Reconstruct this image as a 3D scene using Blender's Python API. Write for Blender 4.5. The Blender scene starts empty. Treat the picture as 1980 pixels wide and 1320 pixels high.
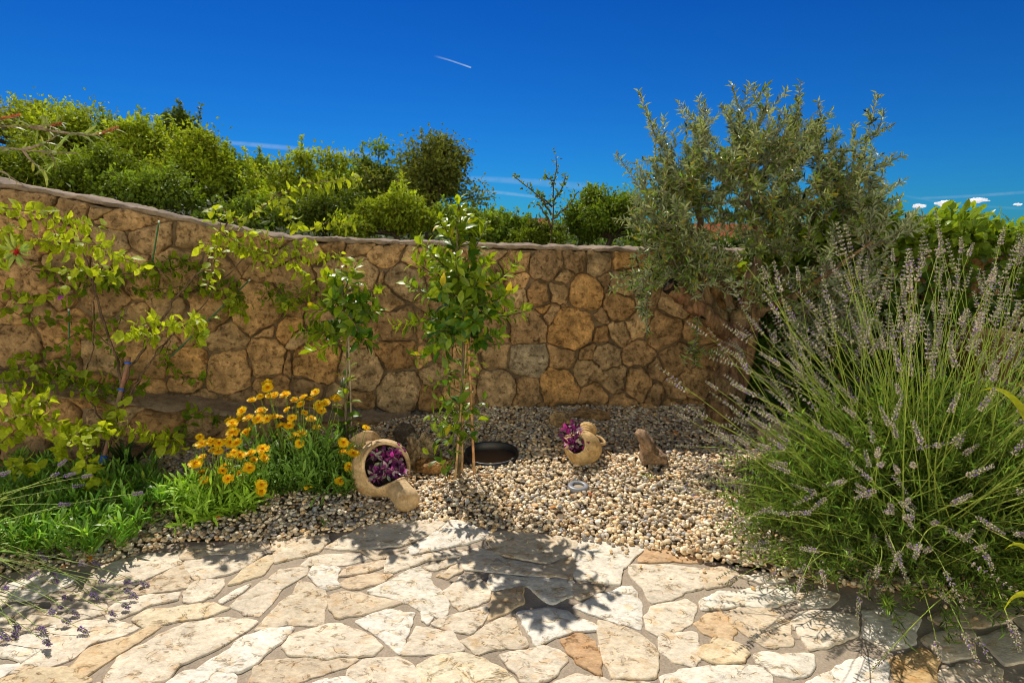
import bpy, math, random
import numpy as np
from mathutils import Vector, noise as mnoise

random.seed(7)
rng = np.random.default_rng(11)
scene = bpy.context.scene
COL = scene.collection
R = math.radians

# ------------------------------------------------------------------ camera
CAM_H = 1.5
PITCH = math.atan(225 / 1100.0)
F = 1100.0
cam_data = bpy.data.cameras.new("camera")
cam = bpy.data.objects.new("camera", cam_data)
COL.objects.link(cam)
cam.location = (0, 0, CAM_H)
cam.rotation_euler = (math.pi / 2 - PITCH, 0, 0)
cam_data.sensor_width = 36
cam_data.lens = 20
cam_data.clip_start = 0.05
cam_data.clip_end = 9000
scene.camera = cam
ct, st = math.cos(PITCH), math.sin(PITCH)


def ray(px, py):
    u = (px - 990) / F
    v = (660 - py) / F
    return np.array([u, ct + v * st, -st + v * ct])


def at(px, py, Y):
    d = ray(px, py)
    return np.array([0, 0, CAM_H]) + d * (Y / d[1])


def gp(px, py, z=0.0):
    d = ray(px, py)
    return np.array([0, 0, CAM_H]) + d * ((z - CAM_H) / d[2])


def project(p):
    p = np.asarray(p, float) - np.array([0, 0, CAM_H])
    zc = p[..., 1] * ct - p[..., 2] * st
    v = (p[..., 1] * st + p[..., 2] * ct) / zc
    return 990 + F * p[..., 0] / zc, 660 - F * v


# ------------------------------------------------------------------ mesh helpers
class MB:
    def __init__(self):
        self.V = []; self.Fc = []; self.C = []; self.n = 0

    def add(self, V, faces, col=(0.5, 0.5, 0.5)):
        V = np.asarray(V, float).reshape(-1, 3)
        c = np.asarray(col, float)
        if c.ndim == 1:
            c = np.repeat(c[None, :], len(V), 0)
        for f in faces:
            f = np.asarray(f, int)
            if f.size:
                self.Fc.append(f.reshape(-1, f.shape[-1]) + self.n)
        self.V.append(V); self.C.append(c); self.n += len(V)

    def build(self, name, mat, parent=None, smooth=True, loc=None):
        V = np.concatenate(self.V) if self.V else np.zeros((0, 3))
        C = np.concatenate(self.C) if self.C else np.zeros((0, 3))
        if loc is not None:
            V = V - np.asarray(loc)
        me = bpy.data.meshes.new(name)
        me.vertices.add(len(V))
        me.vertices.foreach_set("co", V.astype(np.float32).ravel())
        li = np.concatenate([f.ravel() for f in self.Fc]) if self.Fc else np.zeros(0, int)
        tot = np.concatenate([np.full(len(f), f.shape[1]) for f in self.Fc]) if self.Fc else np.zeros(0, int)
        start = np.concatenate([[0], np.cumsum(tot)[:-1]]) if len(tot) else tot
        me.loops.add(len(li)); me.loops.foreach_set("vertex_index", li.astype(np.int32))
        me.polygons.add(len(tot))
        me.polygons.foreach_set("loop_start", start.astype(np.int32))
        me.polygons.foreach_set("loop_total", tot.astype(np.int32))
        me.polygons.foreach_set("use_smooth", np.full(len(tot), smooth, bool))
        me.update(calc_edges=True)
        a = me.attributes.new("tint", 'FLOAT_COLOR', 'POINT')
        a.data.foreach_set("color", np.concatenate([C, np.ones((len(C), 1))], 1).astype(np.float32).ravel())
        me.materials.append(mat)
        o = bpy.data.objects.new(name, me)
        COL.objects.link(o)
        if loc is not None and parent is None:
            o.location = loc
        if parent is not None:
            o.parent = parent
            if loc is None:      # geometry given in world space; parent sits at its own place without rotation
                o.location = -Vector(parent.location)
        return o


def tag(o, label=None, cat=None, group=None, kind=None):
    if label: o["label"] = label
    if cat: o["category"] = cat
    if group: o["group"] = group
    if kind: o["kind"] = kind
    return o


def thing(name, loc, label, cat, group=None):
    o = bpy.data.objects.new(name, None)
    o.empty_display_size = 0.1
    COL.objects.link(o)
    o.location = Vector([float(c) for c in loc])
    return tag(o, label, cat, group)


def nrm(a):
    a = np.asarray(a, float)
    return a / np.maximum(np.linalg.norm(a, axis=-1, keepdims=True), 1e-9)


def frames(D, N):
    D = nrm(D)
    Z = N - (N * D).sum(-1, keepdims=True) * D
    Z = nrm(Z + 1e-6)
    Y = np.cross(Z, D)
    return np.stack([D, Y, Z], axis=-1)  # columns


def inst(mb, T, faces, P, M, S, col):
    """T (m,3) template; P (n,3); M (n,3,3); S (n,3) scale; col (n,3) or (n,m,3)"""
    P = np.asarray(P, float); n = len(P); m = len(T)
    if n == 0: return
    S = np.broadcast_to(np.asarray(S, float), (n, 3)) if np.ndim(S) < 2 else S
    V = T[None] * S[:, None, :]
    V = np.einsum('nij,nmj->nmi', M, V) + P[:, None, :]
    off = (np.arange(n) * m)[:, None, None]
    fs = [(np.asarray(f)[None] + off).reshape(-1, np.asarray(f).shape[-1]) for f in faces]
    col = np.asarray(col, float)
    if col.ndim == 1: col = np.repeat(col[None], n, 0)
    if col.ndim == 2: col = np.repeat(col[:, None], m, 1)
    mb.add(V.reshape(-1, 3), fs, col.reshape(-1, 3))


def rand_dirs(n):
    return nrm(rng.normal(size=(n, 3)))


# leaf templates: along +x, width y, up z (unit length / unit width)
LEAF_S = (np.array([[0, 0, 0], [.45, .5, .12], [1, 0, -.03], [.45, -.5, .12]], float), [np.array([[0, 2, 1], [0, 3, 2]])])
LEAF_B = (np.array([[0, 0, 0], [.34, 0, .02], [.7, 0, .0], [1, 0, -.12], [.16, .27, .05], [.42, .5, .09], [.75, .34, .03],
                    [.16, -.27, .05], [.42, -.5, .09], [.75, -.34, .03]], float),
          [np.array([[0, 1, 4], [0, 7, 1], [3, 6, 2], [3, 2, 9]]),
           np.array([[1, 2, 5, 5]])[:0].reshape(0, 4), np.array([[4, 1, 2, 5], [1, 7, 8, 2]]),
           np.array([[5, 2, 6], [2, 8, 9]])])
LEAF_N = (np.array([[0, .12, 0], [0, -.12, 0], [.35, .5, .05], [.35, -.5, .05], [.7, .42, .02], [.7, -.42, .02], [1, 0, -.08]], float),
          [np.array([[0, 1, 3, 2], [2, 3, 5, 4]]), np.array([[4, 5, 6]])])


def leaves(mb, tpl, P, D, N, L, W, col):
    P = np.asarray(P, float); n = len(P)
    if n == 0: return
    L = np.broadcast_to(L, (n,)); W = np.broadcast_to(W, (n,))
    S = np.stack([L, W, L], 1)
    inst(mb, tpl[0], tpl[1], P, frames(np.asarray(D, float), np.asarray(N, float)), S, col)


def tube(mb, pts, rad, sides=5, col=(.3, .2, .1), cap=True, wob=0.0, ell=None):
    pts = np.asarray(pts, float); k = len(pts)
    rad = np.broadcast_to(np.asarray(rad, float), (k,))
    T = np.gradient(pts, axis=0); T = nrm(T)
    ref = np.array([0, 0, 1.0]) if abs(T[0][2]) < .9 else np.array([1.0, 0, 0])
    U = []
    u = nrm(np.cross(T[0], ref))
    for i in range(k):
        u = u - T[i] * np.dot(u, T[i]); u = u / (np.linalg.norm(u) + 1e-9); U.append(u)
    U = np.array(U); W = np.cross(T, U)
    a = np.linspace(0, 2 * np.pi, sides, endpoint=False)
    r = rad[:, None] * (1 + (rng.uniform(-wob, wob, (k, sides)) if wob else 0))
    V = pts[:, None] + r[..., None] * (np.cos(a)[None, :, None] * U[:, None] + np.sin(a)[None, :, None] * W[:, None])
    i = np.arange(k - 1)[:, None]; j = np.arange(sides)[None]
    a0 = i * sides + j; a1 = i * sides + (j + 1) % sides
    q = np.stack([a0, a1, a1 + sides, a0 + sides], -1).reshape(-1, 4)
    V = V.reshape(-1, 3)
    faces = [q]
    if cap:
        V = np.concatenate([V, pts[:1], pts[-1:]])
        n0 = k * sides; jj = np.arange(sides)
        faces.append(np.stack([np.full(sides, n0), (jj + 1) % sides, jj], 1))
        faces.append(np.stack([np.full(sides, n0 + 1), (k - 1) * sides + jj, (k - 1) * sides + (jj + 1) % sides], 1))
    c = np.asarray(col, float)
    if c.ndim == 2:
        c = np.repeat(c, sides, 0)
        if cap: c = np.concatenate([c, c[:1], c[-1:]])
    mb.add(V, faces, c)


def bez(p0, p1, p2, n=8):
    t = np.linspace(0, 1, n)[:, None]
    return (1 - t) ** 2 * np.asarray(p0) + 2 * t * (1 - t) * np.asarray(p1) + t * t * np.asarray(p2)


def smooth_path(P, n):
    """Catmull-Rom resample"""
    P = np.asarray(P, float)
    if len(P) == 2: P = np.array([P[0], (P[0] + P[1]) / 2, P[1]])
    Q = np.concatenate([[2 * P[0] - P[1]], P, [2 * P[-1] - P[-2]]])
    out = []
    for t in np.linspace(0, len(P) - 1 - 1e-6, n):
        i = int(t); f = t - i
        a, b, c, d = Q[i:i + 4]
        out.append(.5 * ((2 * b) + (c - a) * f + (2 * a - 5 * b + 4 * c - d) * f ** 2 + (-a + 3 * b - 3 * c + d) * f ** 3))
    return np.array(out)


def icos(sub):
    t = (1 + 5 ** .5) / 2
    V = [(-1, t, 0), (1, t, 0), (-1, -t, 0), (1, -t, 0), (0, -1, t), (0, 1, t), (0, -1, -t), (0, 1, -t), (t, 0, -1), (t, 0, 1), (-t, 0, -1), (-t, 0, 1)]
    Fs = [(0, 11, 5), (0, 5, 1), (0, 1, 7), (0, 7, 10), (0, 10, 11), (1, 5, 9), (5, 11, 4), (11, 10, 2), (10, 7, 6), (7, 1, 8), (3, 9, 4), (3, 4, 2), (3, 2, 6), (3, 6, 8), (3, 8, 9), (4, 9, 5), (2, 4, 11), (6, 2, 10), (8, 6, 7), (9, 8, 1)]
    V = [np.array(v) / np.linalg.norm(v) for v in V]
    for _ in range(sub):
        mid = {}; nf = []
        def m(a, b):
            k = (min(a, b), max(a, b))
            if k not in mid:
                p = V[a] + V[b]; V.append(p / np.linalg.norm(p)); mid[k] = len(V) - 1
            return mid[k]
        for a, b, c in Fs:
            ab, bc, ca = m(a, b), m(b, c), m(c, a)
            nf += [(a, ab, ca), (b, bc, ab), (c, ca, bc), (ab, bc, ca)]
        Fs = nf
    return np.array(V), np.array(Fs)


def fbm(p, oct=4, s=1.0):
    v = 0; a = 1
    for _ in range(oct):
        v += a * mnoise.noise(Vector(p) * s); a *= .5; s *= 2.03
    return v


# ------------------------------------------------------------------ materials
def new_mat(name):
    m = bpy.data.materials.new(name); m.use_nodes = True
    nt = m.node_tree; nt.nodes.clear()
    return m, nt, nt.nodes, nt.links


def node(ns, t, **kw):
    n = ns.new(t)
    for k, v in kw.items():
        if k in n.inputs.keys(): n.inputs[k].default_value = v
        else: setattr(n, k, v)
    return n


def ramp(ns, stops):
    r = ns.new("ShaderNodeValToRGB")
    el = r.color_ramp.elements
    while len(el) < len(stops): el.new(0.5)
    for e, (p, c) in zip(el, stops):
        e.position = p; e.color = (*c, 1) if len(c) == 3 else c
    return r


def mixc(ns, ls, blend, fac, a, b):
    m = ns.new("ShaderNodeMix"); m.data_type = 'RGBA'; m.blend_type = blend
    def put(sock, v):
        if hasattr(v, "links"): ls.new(v, sock)
        elif isinstance(v, (int, float)): sock.default_value = v
        else: sock.default_value = (*v, 1)
    put(m.inputs[0], fac); put(m.inputs[6], a); put(m.inputs[7], b)
    return m.outputs[2]


def leaf_mat(name, trans=.4, rough=.45, spec=.4, back=None, tmul=(1.25, 1.2, .5), var=.25):
    m, nt, ns, ls = new_mat(name)
    out = node(ns, "ShaderNodeOutputMaterial")
    at_ = node(ns, "ShaderNodeAttribute", attribute_name="tint")
    tc = node(ns, "ShaderNodeTexCoord")
    nz = node(ns, "ShaderNodeTexNoise", Scale=60.0, Detail=3.0)
    ls.new(tc.outputs["Object"], nz.inputs["Vector"])
    rp = ramp(ns, [(.3, (1 - var,) * 3), (.7, (1 + var,) * 3)])
    ls.new(nz.outputs["Fac"], rp.inputs["Fac"])
    c = mixc(ns, ls, 'MULTIPLY', 1.0, at_.outputs["Color"], rp.outputs["Color"])
    if back:
        g = node(ns, "ShaderNodeNewGeometry")
        c = mixc(ns, ls, 'MIX', g.outputs["Backfacing"], c, back)
    p = node(ns, "ShaderNodeBsdfPrincipled", Roughness=rough)
    p.inputs["Specular IOR Level"].default_value = spec
    ls.new(c, p.inputs["Base Color"])
    t = node(ns, "ShaderNodeBsdfTranslucent")
    c2 = mixc(ns, ls, 'MULTIPLY', 1.0, c, tmul)
    ls.new(c2, t.inputs["Color"])
    mx = node(ns, "ShaderNodeMixShader"); mx.inputs[0].default_value = trans
    ls.new(p.outputs[0], mx.inputs[1]); ls.new(t.outputs[0], mx.inputs[2])
    ls.new(mx.outputs[0], out.inputs[0])
    return m


def stone_mat(name, scale=6.0, contrast=.5, rough=.9, bump=.4, spots=None, veins=0.0, dark=(.35, .3, .25), fine=60.0, stretch=None, spec=.25, bdist=.02):
    """tint attribute times layered noise, with bump"""
    m, nt, ns, ls = new_mat(name)
    out = node(ns, "ShaderNodeOutputMaterial")
    at_ = node(ns, "ShaderNodeAttribute", attribute_name="tint")
    tc = node(ns, "ShaderNodeTexCoord")
    vec = tc.outputs["Object"]
    if stretch:
        mp = node(ns, "ShaderNodeMapping"); mp.inputs["Scale"].default_value = stretch
        mp.inputs["Rotation"].default_value = (0, 0, .6)
        ls.new(vec, mp.inputs["Vector"]); vec = mp.outputs[0]
    n1 = node(ns, "ShaderNodeTexNoise", Scale=scale, Detail=8.0, Roughness=.65)
    n2 = node(ns, "ShaderNodeTexNoise", Scale=fine, Detail=6.0, Roughness=.7)
    n3 = node(ns, "ShaderNodeTexMusgrave") if False else node(ns, "ShaderNodeTexNoise", Scale=scale * 2.7, Detail=5.0, Roughness=.6)
    for n in (n1, n2, n3): ls.new(vec, n.inputs["Vector"])
    r1 = ramp(ns, [(.32, (1 - contrast,) * 3), (.68, (1 + contrast * .7,) * 3)])
    ls.new(n1.outputs["Fac"], r1.inputs["Fac"])
    r2 = ramp(ns, [(.3, (.72,) * 3), (.7, (1.22,) * 3)])
    ls.new(n2.outputs["Fac"], r2.inputs["Fac"])
    c = mixc(ns, ls, 'MULTIPLY', 1.0, at_.outputs["Color"], r1.outputs["Color"])
    c = mixc(ns, ls, 'MULTIPLY', 1.0, c, r2.outputs["Color"])
    if spots:
        r3 = ramp(ns, [(.5, (0, 0, 0)), (.66, (1, 1, 1))])
        ls.new(n3.outputs["Fac"], r3.inputs["Fac"])
        mm = node(ns, "ShaderNodeMath", operation='MULTIPLY'); mm.inputs[1].default_value = .75
        ls.new(r3.outputs["Color"], mm.inputs[0])
        c = mixc(ns, ls, 'MIX', mm.outputs[0], c, mixc(ns, ls, 'MULTIPLY', 1.0, c, spots))
    vein = None
    if veins:   # fine cracks and flaked edges: thin bands of a warped noise
        nv = node(ns, "ShaderNodeTexNoise", Scale=scale * 1.5, Detail=7.0, Roughness=.62, Distortion=1.2)
        ls.new(vec, nv.inputs["Vector"])
        s1 = node(ns, "ShaderNodeMath", operation='SUBTRACT'); s1.inputs[1].default_value = .5
        ls.new(nv.outputs["Fac"], s1.inputs[0])
        s2 = node(ns, "ShaderNodeMath", operation='ABSOLUTE'); ls.new(s1.outputs[0], s2.inputs[0])
        rv = ramp(ns, [(0.0, (1 - veins,) * 3), (.022, (1, 1, 1))])
        ls.new(s2.outputs[0], rv.inputs["Fac"])
        nm_ = ramp(ns, [(.47, (1, 1, 1)), (.60, (0, 0, 0))]); ls.new(n3.outputs["Fac"], nm_.inputs["Fac"])
        vein = mixc(ns, ls, 'MIX', nm_.outputs["Color"], rv.outputs["Color"], (1, 1, 1))
        c = mixc(ns, ls, 'MULTIPLY', 1.0, c, vein)
    p = node(ns, "ShaderNodeBsdfPrincipled", Roughness=rough)
    p.inputs["Specular IOR Level"].default_value = spec
    ls.new(c, p.inputs["Base Color"])
    ad = node(ns, "ShaderNodeMath", operation='MULTIPLY_ADD'); ad.inputs[1].default_value = .35
    ls.new(n2.outputs["Fac"], ad.inputs[0]); ls.new(n1.outputs["Fac"], ad.inputs[2])
    hh = ad.outputs[0]
    if vein is not None:
        a3 = node(ns, "ShaderNodeMath", operation='MULTIPLY_ADD'); a3.inputs[1].default_value = .8
        ls.new(vein, a3.inputs[0]); ls.new(hh, a3.inputs[2]); hh = a3.outputs[0]
    b = node(ns, "ShaderNodeBump", Strength=bump, Distance=bdist)
    ls.new(hh, b.inputs["Height"]); ls.new(b.outputs[0], p.inputs["Normal"])
    ls.new(p.outputs[0], out.inputs[0])
    return m


def plain_mat(name, rough=.6, spec=.4, metal=0.0, var=.15, scale=30.0, bump=.15):
    m, nt, ns, ls = new_mat(name)
    out = node(ns, "ShaderNodeOutputMaterial")
    at_ = node(ns, "ShaderNodeAttribute", attribute_name="tint")
    tc = node(ns, "ShaderNodeTexCoord")
    nz = node(ns, "ShaderNodeTexNoise", Scale=scale, Detail=5.0)
    ls.new(tc.outputs["Object"], nz.inputs["Vector"])
    rp = ramp(ns, [(.3, (1 - var,) * 3), (.7, (1 + var,) * 3)])
    ls.new(nz.outputs["Fac"], rp.inputs["Fac"])
    c = mixc(ns, ls, 'MULTIPLY', 1.0, at_.outputs["Color"], rp.outputs["Color"])
    p = node(ns, "ShaderNodeBsdfPrincipled", Roughness=rough, Metallic=metal)
    p.inputs["Specular IOR Level"].default_value = spec
    ls.new(c, p.inputs["Base Color"])
    b = node(ns, "ShaderNodeBump", Strength=bump, Distance=.005)
    ls.new(nz.outputs["Fac"], b.inputs["Height"]); ls.new(b.outputs[0], p.inputs["Normal"])
    ls.new(p.outputs[0], out.inputs[0])
    return m


M = {
    'wall': stone_mat("wall_stone", 10, .55, .92, .9, spots=(.50, .44, .38), veins=.3, fine=60, bdist=.03),
    'mortar': stone_mat("wall_mortar", 5, .45, .95, .6, fine=90),
    'flag': stone_mat("limestone", 6, .14, .85, .8, spots=(.88, .72, .52), veins=.38, fine=42, stretch=(1, 1.5, 1), bdist=.012, spec=.2),
    'pavemortar': stone_mat("paving_mortar", 5, .18, .95, .35, fine=120, bdist=.006),
    'pebble': stone_mat("pebble", 40, .2, .6, .1, fine=200, spec=.4),
    'soil': stone_mat("soil", 14, .4, .95, .6, fine=110),
    'hill': stone_mat("hill_scrub", .8, .5, 1.0, .6, fine=5, bdist=.3),
    'rock': stone_mat("rock", 16, .55, .9, .9, spots=(.5, .42, .33), fine=60, bdist=.03),
    'clay': stone_mat("terracotta", 9, .42, .85, .4, spots=(.75, .62, .48), veins=.3, fine=70, bdist=.006),
    'bark': stone_mat("bark", 20, .65, .95, 1.0, spots=(.45, .4, .34), fine=50, stretch=(1, 1, .3), bdist=.04),
    'leaf': leaf_mat("tree_leaf", .38, .5, .3),
    'far': leaf_mat("far_leaf", .32, .6, .25),
    'gloss': leaf_mat("glossy_leaf", .36, .40, .4, var=.15),
    'vine': leaf_mat("vine_leaf", .45, .52, .3),
    'olive': leaf_mat("olive_leaf", .27, .42, .5, back=(.36, .41, .25), tmul=(1.1, 1.1, .4), var=.35),
    'lav': leaf_mat("lavender_leaf", .25, .55, .3),
    'petal': leaf_mat("petal", .35, .5, .3, tmul=(1.1, .9, .6), var=.12),
    'purple': leaf_mat("purple_leaf", .3, .4, .4, tmul=(1.2, .8, 1.1), var=.2),
    'wood': plain_mat("bamboo", .6, .35, var=.3, scale=40),
    'plastic': plain_mat("plastic", .4, .5, var=.1),
    'roof': stone_mat("roof_tile", 3, .3, .85, .3, fine=30),
}


def tintvar(base, n, dv=.2, dh=.06):
    base = np.asarray(base, float)
    c = base[None] * (1 + rng.normal(0, dv, (n, 1))) * (1 + rng.normal(0, dh, (n, 3)))
    return np.clip(c, .004, .95)

# ------------------------------------------------------------------ world and sun
SUN_TO = Vector((-.40, 1.0, 1.33)).normalized()
elev = math.asin(SUN_TO.z); azim = math.atan2(SUN_TO.x, SUN_TO.y)
world = bpy.data.worlds.new("World"); scene.world = world; world.use_nodes = True
wn, wl = world.node_tree.nodes, world.node_tree.links
wn.clear()
wo = node(wn, "ShaderNodeOutputWorld"); bg = node(wn, "ShaderNodeBackground", Strength=0.1)
sky = node(wn, "ShaderNodeTexSky"); sky.sky_type = 'NISHITA'; sky.sun_disc = False
sky.sun_elevation = elev; sky.sun_rotation = azim
sky.air_density = 1.0; sky.dust_density = 0.1; sky.ozone_density = 3.0; sky.altitude = 300
SKYMUL = (.012, .235, .77)
# deep polarised blue towards the sea, warm fill light added behind the viewer
wtc = node(wn, "ShaderNodeTexCoord"); wsx = node(wn, "ShaderNodeSeparateXYZ")
wl.new(wtc.outputs["Generated"], wsx.inputs[0])
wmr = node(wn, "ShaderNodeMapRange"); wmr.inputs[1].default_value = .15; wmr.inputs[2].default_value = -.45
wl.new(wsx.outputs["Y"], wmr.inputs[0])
wmz = node(wn, "ShaderNodeMapRange"); wmz.inputs[1].default_value = .5; wmz.inputs[2].default_value = 0.0
wl.new(wsx.outputs["Z"], wmz.inputs[0])
wc = mixc(wn, wl, 'MULTIPLY', 1.0, sky.outputs[0], mixc(wn, wl, 'MIX', wmz.outputs[0], (.002, .205, .72), (.05, .39, .80)))
wmz2 = node(wn, "ShaderNodeMapRange"); wmz2.inputs[1].default_value = .5; wmz2.inputs[2].default_value = .85
wl.new(wsx.outputs["Z"], wmz2.inputs[0])
wc = mixc(wn, wl, 'MIX', wmz2.outputs[0], wc, mixc(wn, wl, 'MULTIPLY', 1.0, sky.outputs[0], (.12, .12, .17)))
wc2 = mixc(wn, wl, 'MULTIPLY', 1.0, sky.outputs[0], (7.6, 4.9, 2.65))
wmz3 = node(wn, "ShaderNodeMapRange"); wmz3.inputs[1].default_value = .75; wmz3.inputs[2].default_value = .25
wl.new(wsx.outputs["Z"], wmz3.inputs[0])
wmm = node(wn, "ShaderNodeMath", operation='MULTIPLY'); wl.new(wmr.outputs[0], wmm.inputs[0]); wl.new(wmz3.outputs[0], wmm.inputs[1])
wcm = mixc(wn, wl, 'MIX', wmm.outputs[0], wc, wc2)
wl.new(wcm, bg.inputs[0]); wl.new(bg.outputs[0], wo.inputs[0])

sd = bpy.data.lights.new("sun", 'SUN'); sd.energy = 5.2; sd.angle = R(.53); sd.color = (1, .93, .82)
so = bpy.data.objects.new("sun", sd); COL.objects.link(so)
so.rotation_euler = (-SUN_TO).to_track_quat('-Z', 'Y').to_euler(); so.location = (-4, 8, 12)
scene.view_settings.view_transform = 'Standard'; scene.view_settings.look = 'None'
scene.view_settings.exposure = 0; scene.view_settings.gamma = 1
scene.cycles.filter_width = 1.0; scene.cycles.max_bounces = 6; scene.cycles.diffuse_bounces = 4; scene.cycles.transparent_max_bounces = 12
scene.cycles.transmission_bounces = 4

# ------------------------------------------------------------------ main wall plan
WP = [(-900, 3.3), (-450, 3.4), (-150, 3.5), (0, 3.6), (300, 3.78), (550, 4.03), (850, 4.3), (1200, 4.45), (1400, 4.4), (1700, 4.35), (2000, 4.3), (2500, 4.3)]
wpl = []
for px, Y in WP:
    zc = Y * ct + .7 * st
    wpl.append(((px - 990) / F * zc, Y, 0))
WALL = smooth_path(np.array(wpl), 120)
WS = np.concatenate([[0], np.cumsum(np.linalg.norm(np.diff(WALL, axis=0), axis=1))])
WT = nrm(np.gradient(WALL, axis=0)); WNRM = np.stack([WT[:, 1], -WT[:, 0], WT[:, 2] * 0], 1)  # towards camera


def wall_at(s, z, out=0.0):
    s = np.asarray(s, float); z = np.asarray(z, float); out = np.broadcast_to(out, s.shape)
    p = np.stack([np.interp(s, WS, WALL[:, k]) for k in range(3)], -1)
    n = np.stack([np.interp(s, WS, WNRM[:, k]) for k in range(3)], -1)
    p = p + n * out[..., None]
    p[..., 2] = z
    return p


def wallY(x): return np.interp(x, WALL[:, 0], WALL[:, 1])


def s_of_x(x): return np.interp(x, WALL[:, 0], WS)


def pix_wall(px, py):
    d = ray(px, py)
    best = None
    t = WALL[:, 1] / d[1]
    dx = d[0] * t - WALL[:, 0]
    k = np.where(np.diff(np.sign(dx)) != 0)[0]
    i = k[0] if len(k) else (0 if dx[0] < 0 else len(WALL) - 2)
    f = dx[i] / (dx[i] - dx[i + 1] + 1e-12)
    f = min(max(f, -2), 3)
    s = WS[i] + f * (WS[i + 1] - WS[i]); Y = WALL[i, 1] + f * (WALL[i + 1, 1] - WALL[i, 1])
    return s, CAM_H + d[2] * Y / d[1]


TOPP = [(-300, 275), (0, 356), (60, 366), (150, 381), (300, 412), (420, 436), (550, 459), (650, 464), (800, 469), (1000, 476), (1200, 482), (1400, 486), (1700, 488), (2000, 488), (2300, 488)]
tp = np.array([pix_wall(*p) for p in TOPP])
def wall_top(s): return np.interp(s, tp[:, 0], tp[:, 1])
LEDP = [(-300, 660), (0, 715), (130, 735), (300, 760), (400, 772), (500, 783), (640, 797), (850, 800), (1000, 806)]
lp = np.array([pix_wall(*p) for p in LEDP])
def ledge_top(s): return np.interp(s, lp[:, 0], lp[:, 1], right=-.1)


# power diagram cells ------------------------------------------------
def clip(poly, nx, ny, c):
    out = []
    m = len(poly)
    for i in range(m):
        a, b = poly[i], poly[(i + 1) % m]
        da = a[0] * nx + a[1] * ny - c; db = b[0] * nx + b[1] * ny - c
        if da <= 0: out.append(a)
        if (da < 0 < db) or (db < 0 < da):
            t = da / (da - db); out.append((a[0] + t * (b[0] - a[0]), a[1] + t * (b[1] - a[1])))
    return out


def cells(seeds, box=.45):
    S = np.array([(s[0], s[1]) for s in seeds]); Rr = np.array([s[2] for s in seeds])
    res = []
    for i in range(len(S)):
        x, y = S[i]
        poly = [(x - box, y - box), (x + box, y - box), (x + box, y + box), (x - box, y + box)]
        dd = ((S - S[i]) ** 2).sum(1)
        for j in np.argsort(dd)[1:28]:
            d = S[j] - S[i]; L2 = dd[j]
            if L2 < 1e-9: continue
            # |p-si|^2 - ri^2 <= |p-sj|^2 - rj^2
            c = (S[j] @ S[j] - S[i] @ S[i] - Rr[j] ** 2 + Rr[i] ** 2) / 2
            poly = clip(poly, d[0], d[1], c)
            if len(poly) < 3: break
        res.append(poly if len(poly) >= 3 else None)
    return res


def outline(poly, gap, step, rnd=1, rough=.004, cut=.2, warp=0.0):
    """inset a convex-ish polygon, round the corners, resample and roughen"""
    P = np.array(poly, float)
    c = P.mean(0)
    A = .5 * abs(np.sum(P[:, 0] * np.roll(P[:, 1], -1) - P[:, 1] * np.roll(P[:, 0], -1)))
    r = math.sqrt(max(A, 1e-6) / math.pi)
    P = c + (P - c) * max(.3, 1 - gap / r)
    for _ in range(rnd):
        Q = np.roll(P, -1, 0)
        P = np.stack([P * (1 - cut) + Q * cut, P * cut + Q * (1 - cut)], 1).reshape(-1, 2)
    L = np.linalg.norm(np.roll(P, -1, 0) - P, axis=1); per = L.sum()
    n = max(10, int(per / step))
    cum = np.concatenate([[0], np.cumsum(L)])
    Pc = np.concatenate([P, P[:1]])
    t = np.linspace(0, per, n, endpoint=False)
    O = np.stack([np.interp(t, cum, Pc[:, k]) for k in range(2)], 1)
    sd_ = random.random() * 100
    for i in range(n):
        q = O[i]
        k1 = mnoise.noise(Vector((q[0] * 9, q[1] * 9, sd_))) * rough * 1.7 + mnoise.noise(Vector((q[0] * 32, q[1] * 32, sd_))) * rough * 1.1
        wx = mnoise.noise(Vector((q[0] * 6.5, q[1] * 6.5, 5.5))); wy = mnoise.noise(Vector((q[0] * 6.5, q[1] * 6.5, 15.5)))
        O[i] = q + (q - c) / (np.linalg.norm(q - c) + 1e-6) * k1 + np.array([wx, wy]) * warp
    return O, c, r


def stone(mb, O, c, prof, tofn, col, amp=.006, freq=9.0, colamp=.12, tl=1.0):
    """rings scaled to the centre: prof = [(factor, height)]"""
    n = len(O); V2 = []; H = []
    sd_ = random.random() * 50
    tilt = np.random.default_rng(int(sd_ * 1e4)).uniform(-.06, .06, 2)
    for f, h in prof:
        q = c + (O - c) * f
        V2.append(q); H.append(np.full(n, h))
    V2 = np.concatenate(V2 + [c[None]]); H = np.concatenate(H + [[prof[-1][1]]])
    dv = np.array([fbm((q[0] * freq, q[1] * freq, sd_), 3) for q in V2]) * amp
    dv[:n] = 0
    H = H + dv + (V2 - c) @ (tilt * tl) * (H > prof[0][1] + 1e-4)
    V = tofn(V2[:, 0], np.minimum(V2[:, 1], wall_top(V2[:, 0]) - .008) if tofn is wall_at else V2[:, 1], H)
    k = len(prof); i = np.arange(k - 1)[:, None]; j = np.arange(n)[None]
    a0 = i * n + j; a1 = i * n + (j + 1) % n
    q = np.stack([a0, a1, a1 + n, a0 + n], -1).reshape(-1, 4)
    jj = np.arange(n); b = (k - 1) * n
    t = np.stack([b + jj, b + (jj + 1) % n, np.full(n, k * n)], 1)
    cc = np.array([fbm((q_[0] * 7, q_[1] * 7, sd_ + 9), 2) for q_ in V2])
    C = np.clip(np.asarray(col)[None] * (1 + colamp * cc[:, None]), .01, .95)
    mb.add(V, [q, t], C)


WALLCOL0 = [(.33, .28, .22), (.36, .29, .21), (.34, .24, .15), (.30, .215, .14), (.38, .26, .15), (.40, .25, .11), (.27, .20, .135), (.33, .25, .165), (.42, .29, .17), (.29, .185, .10), (.24, .18, .13)]

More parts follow.
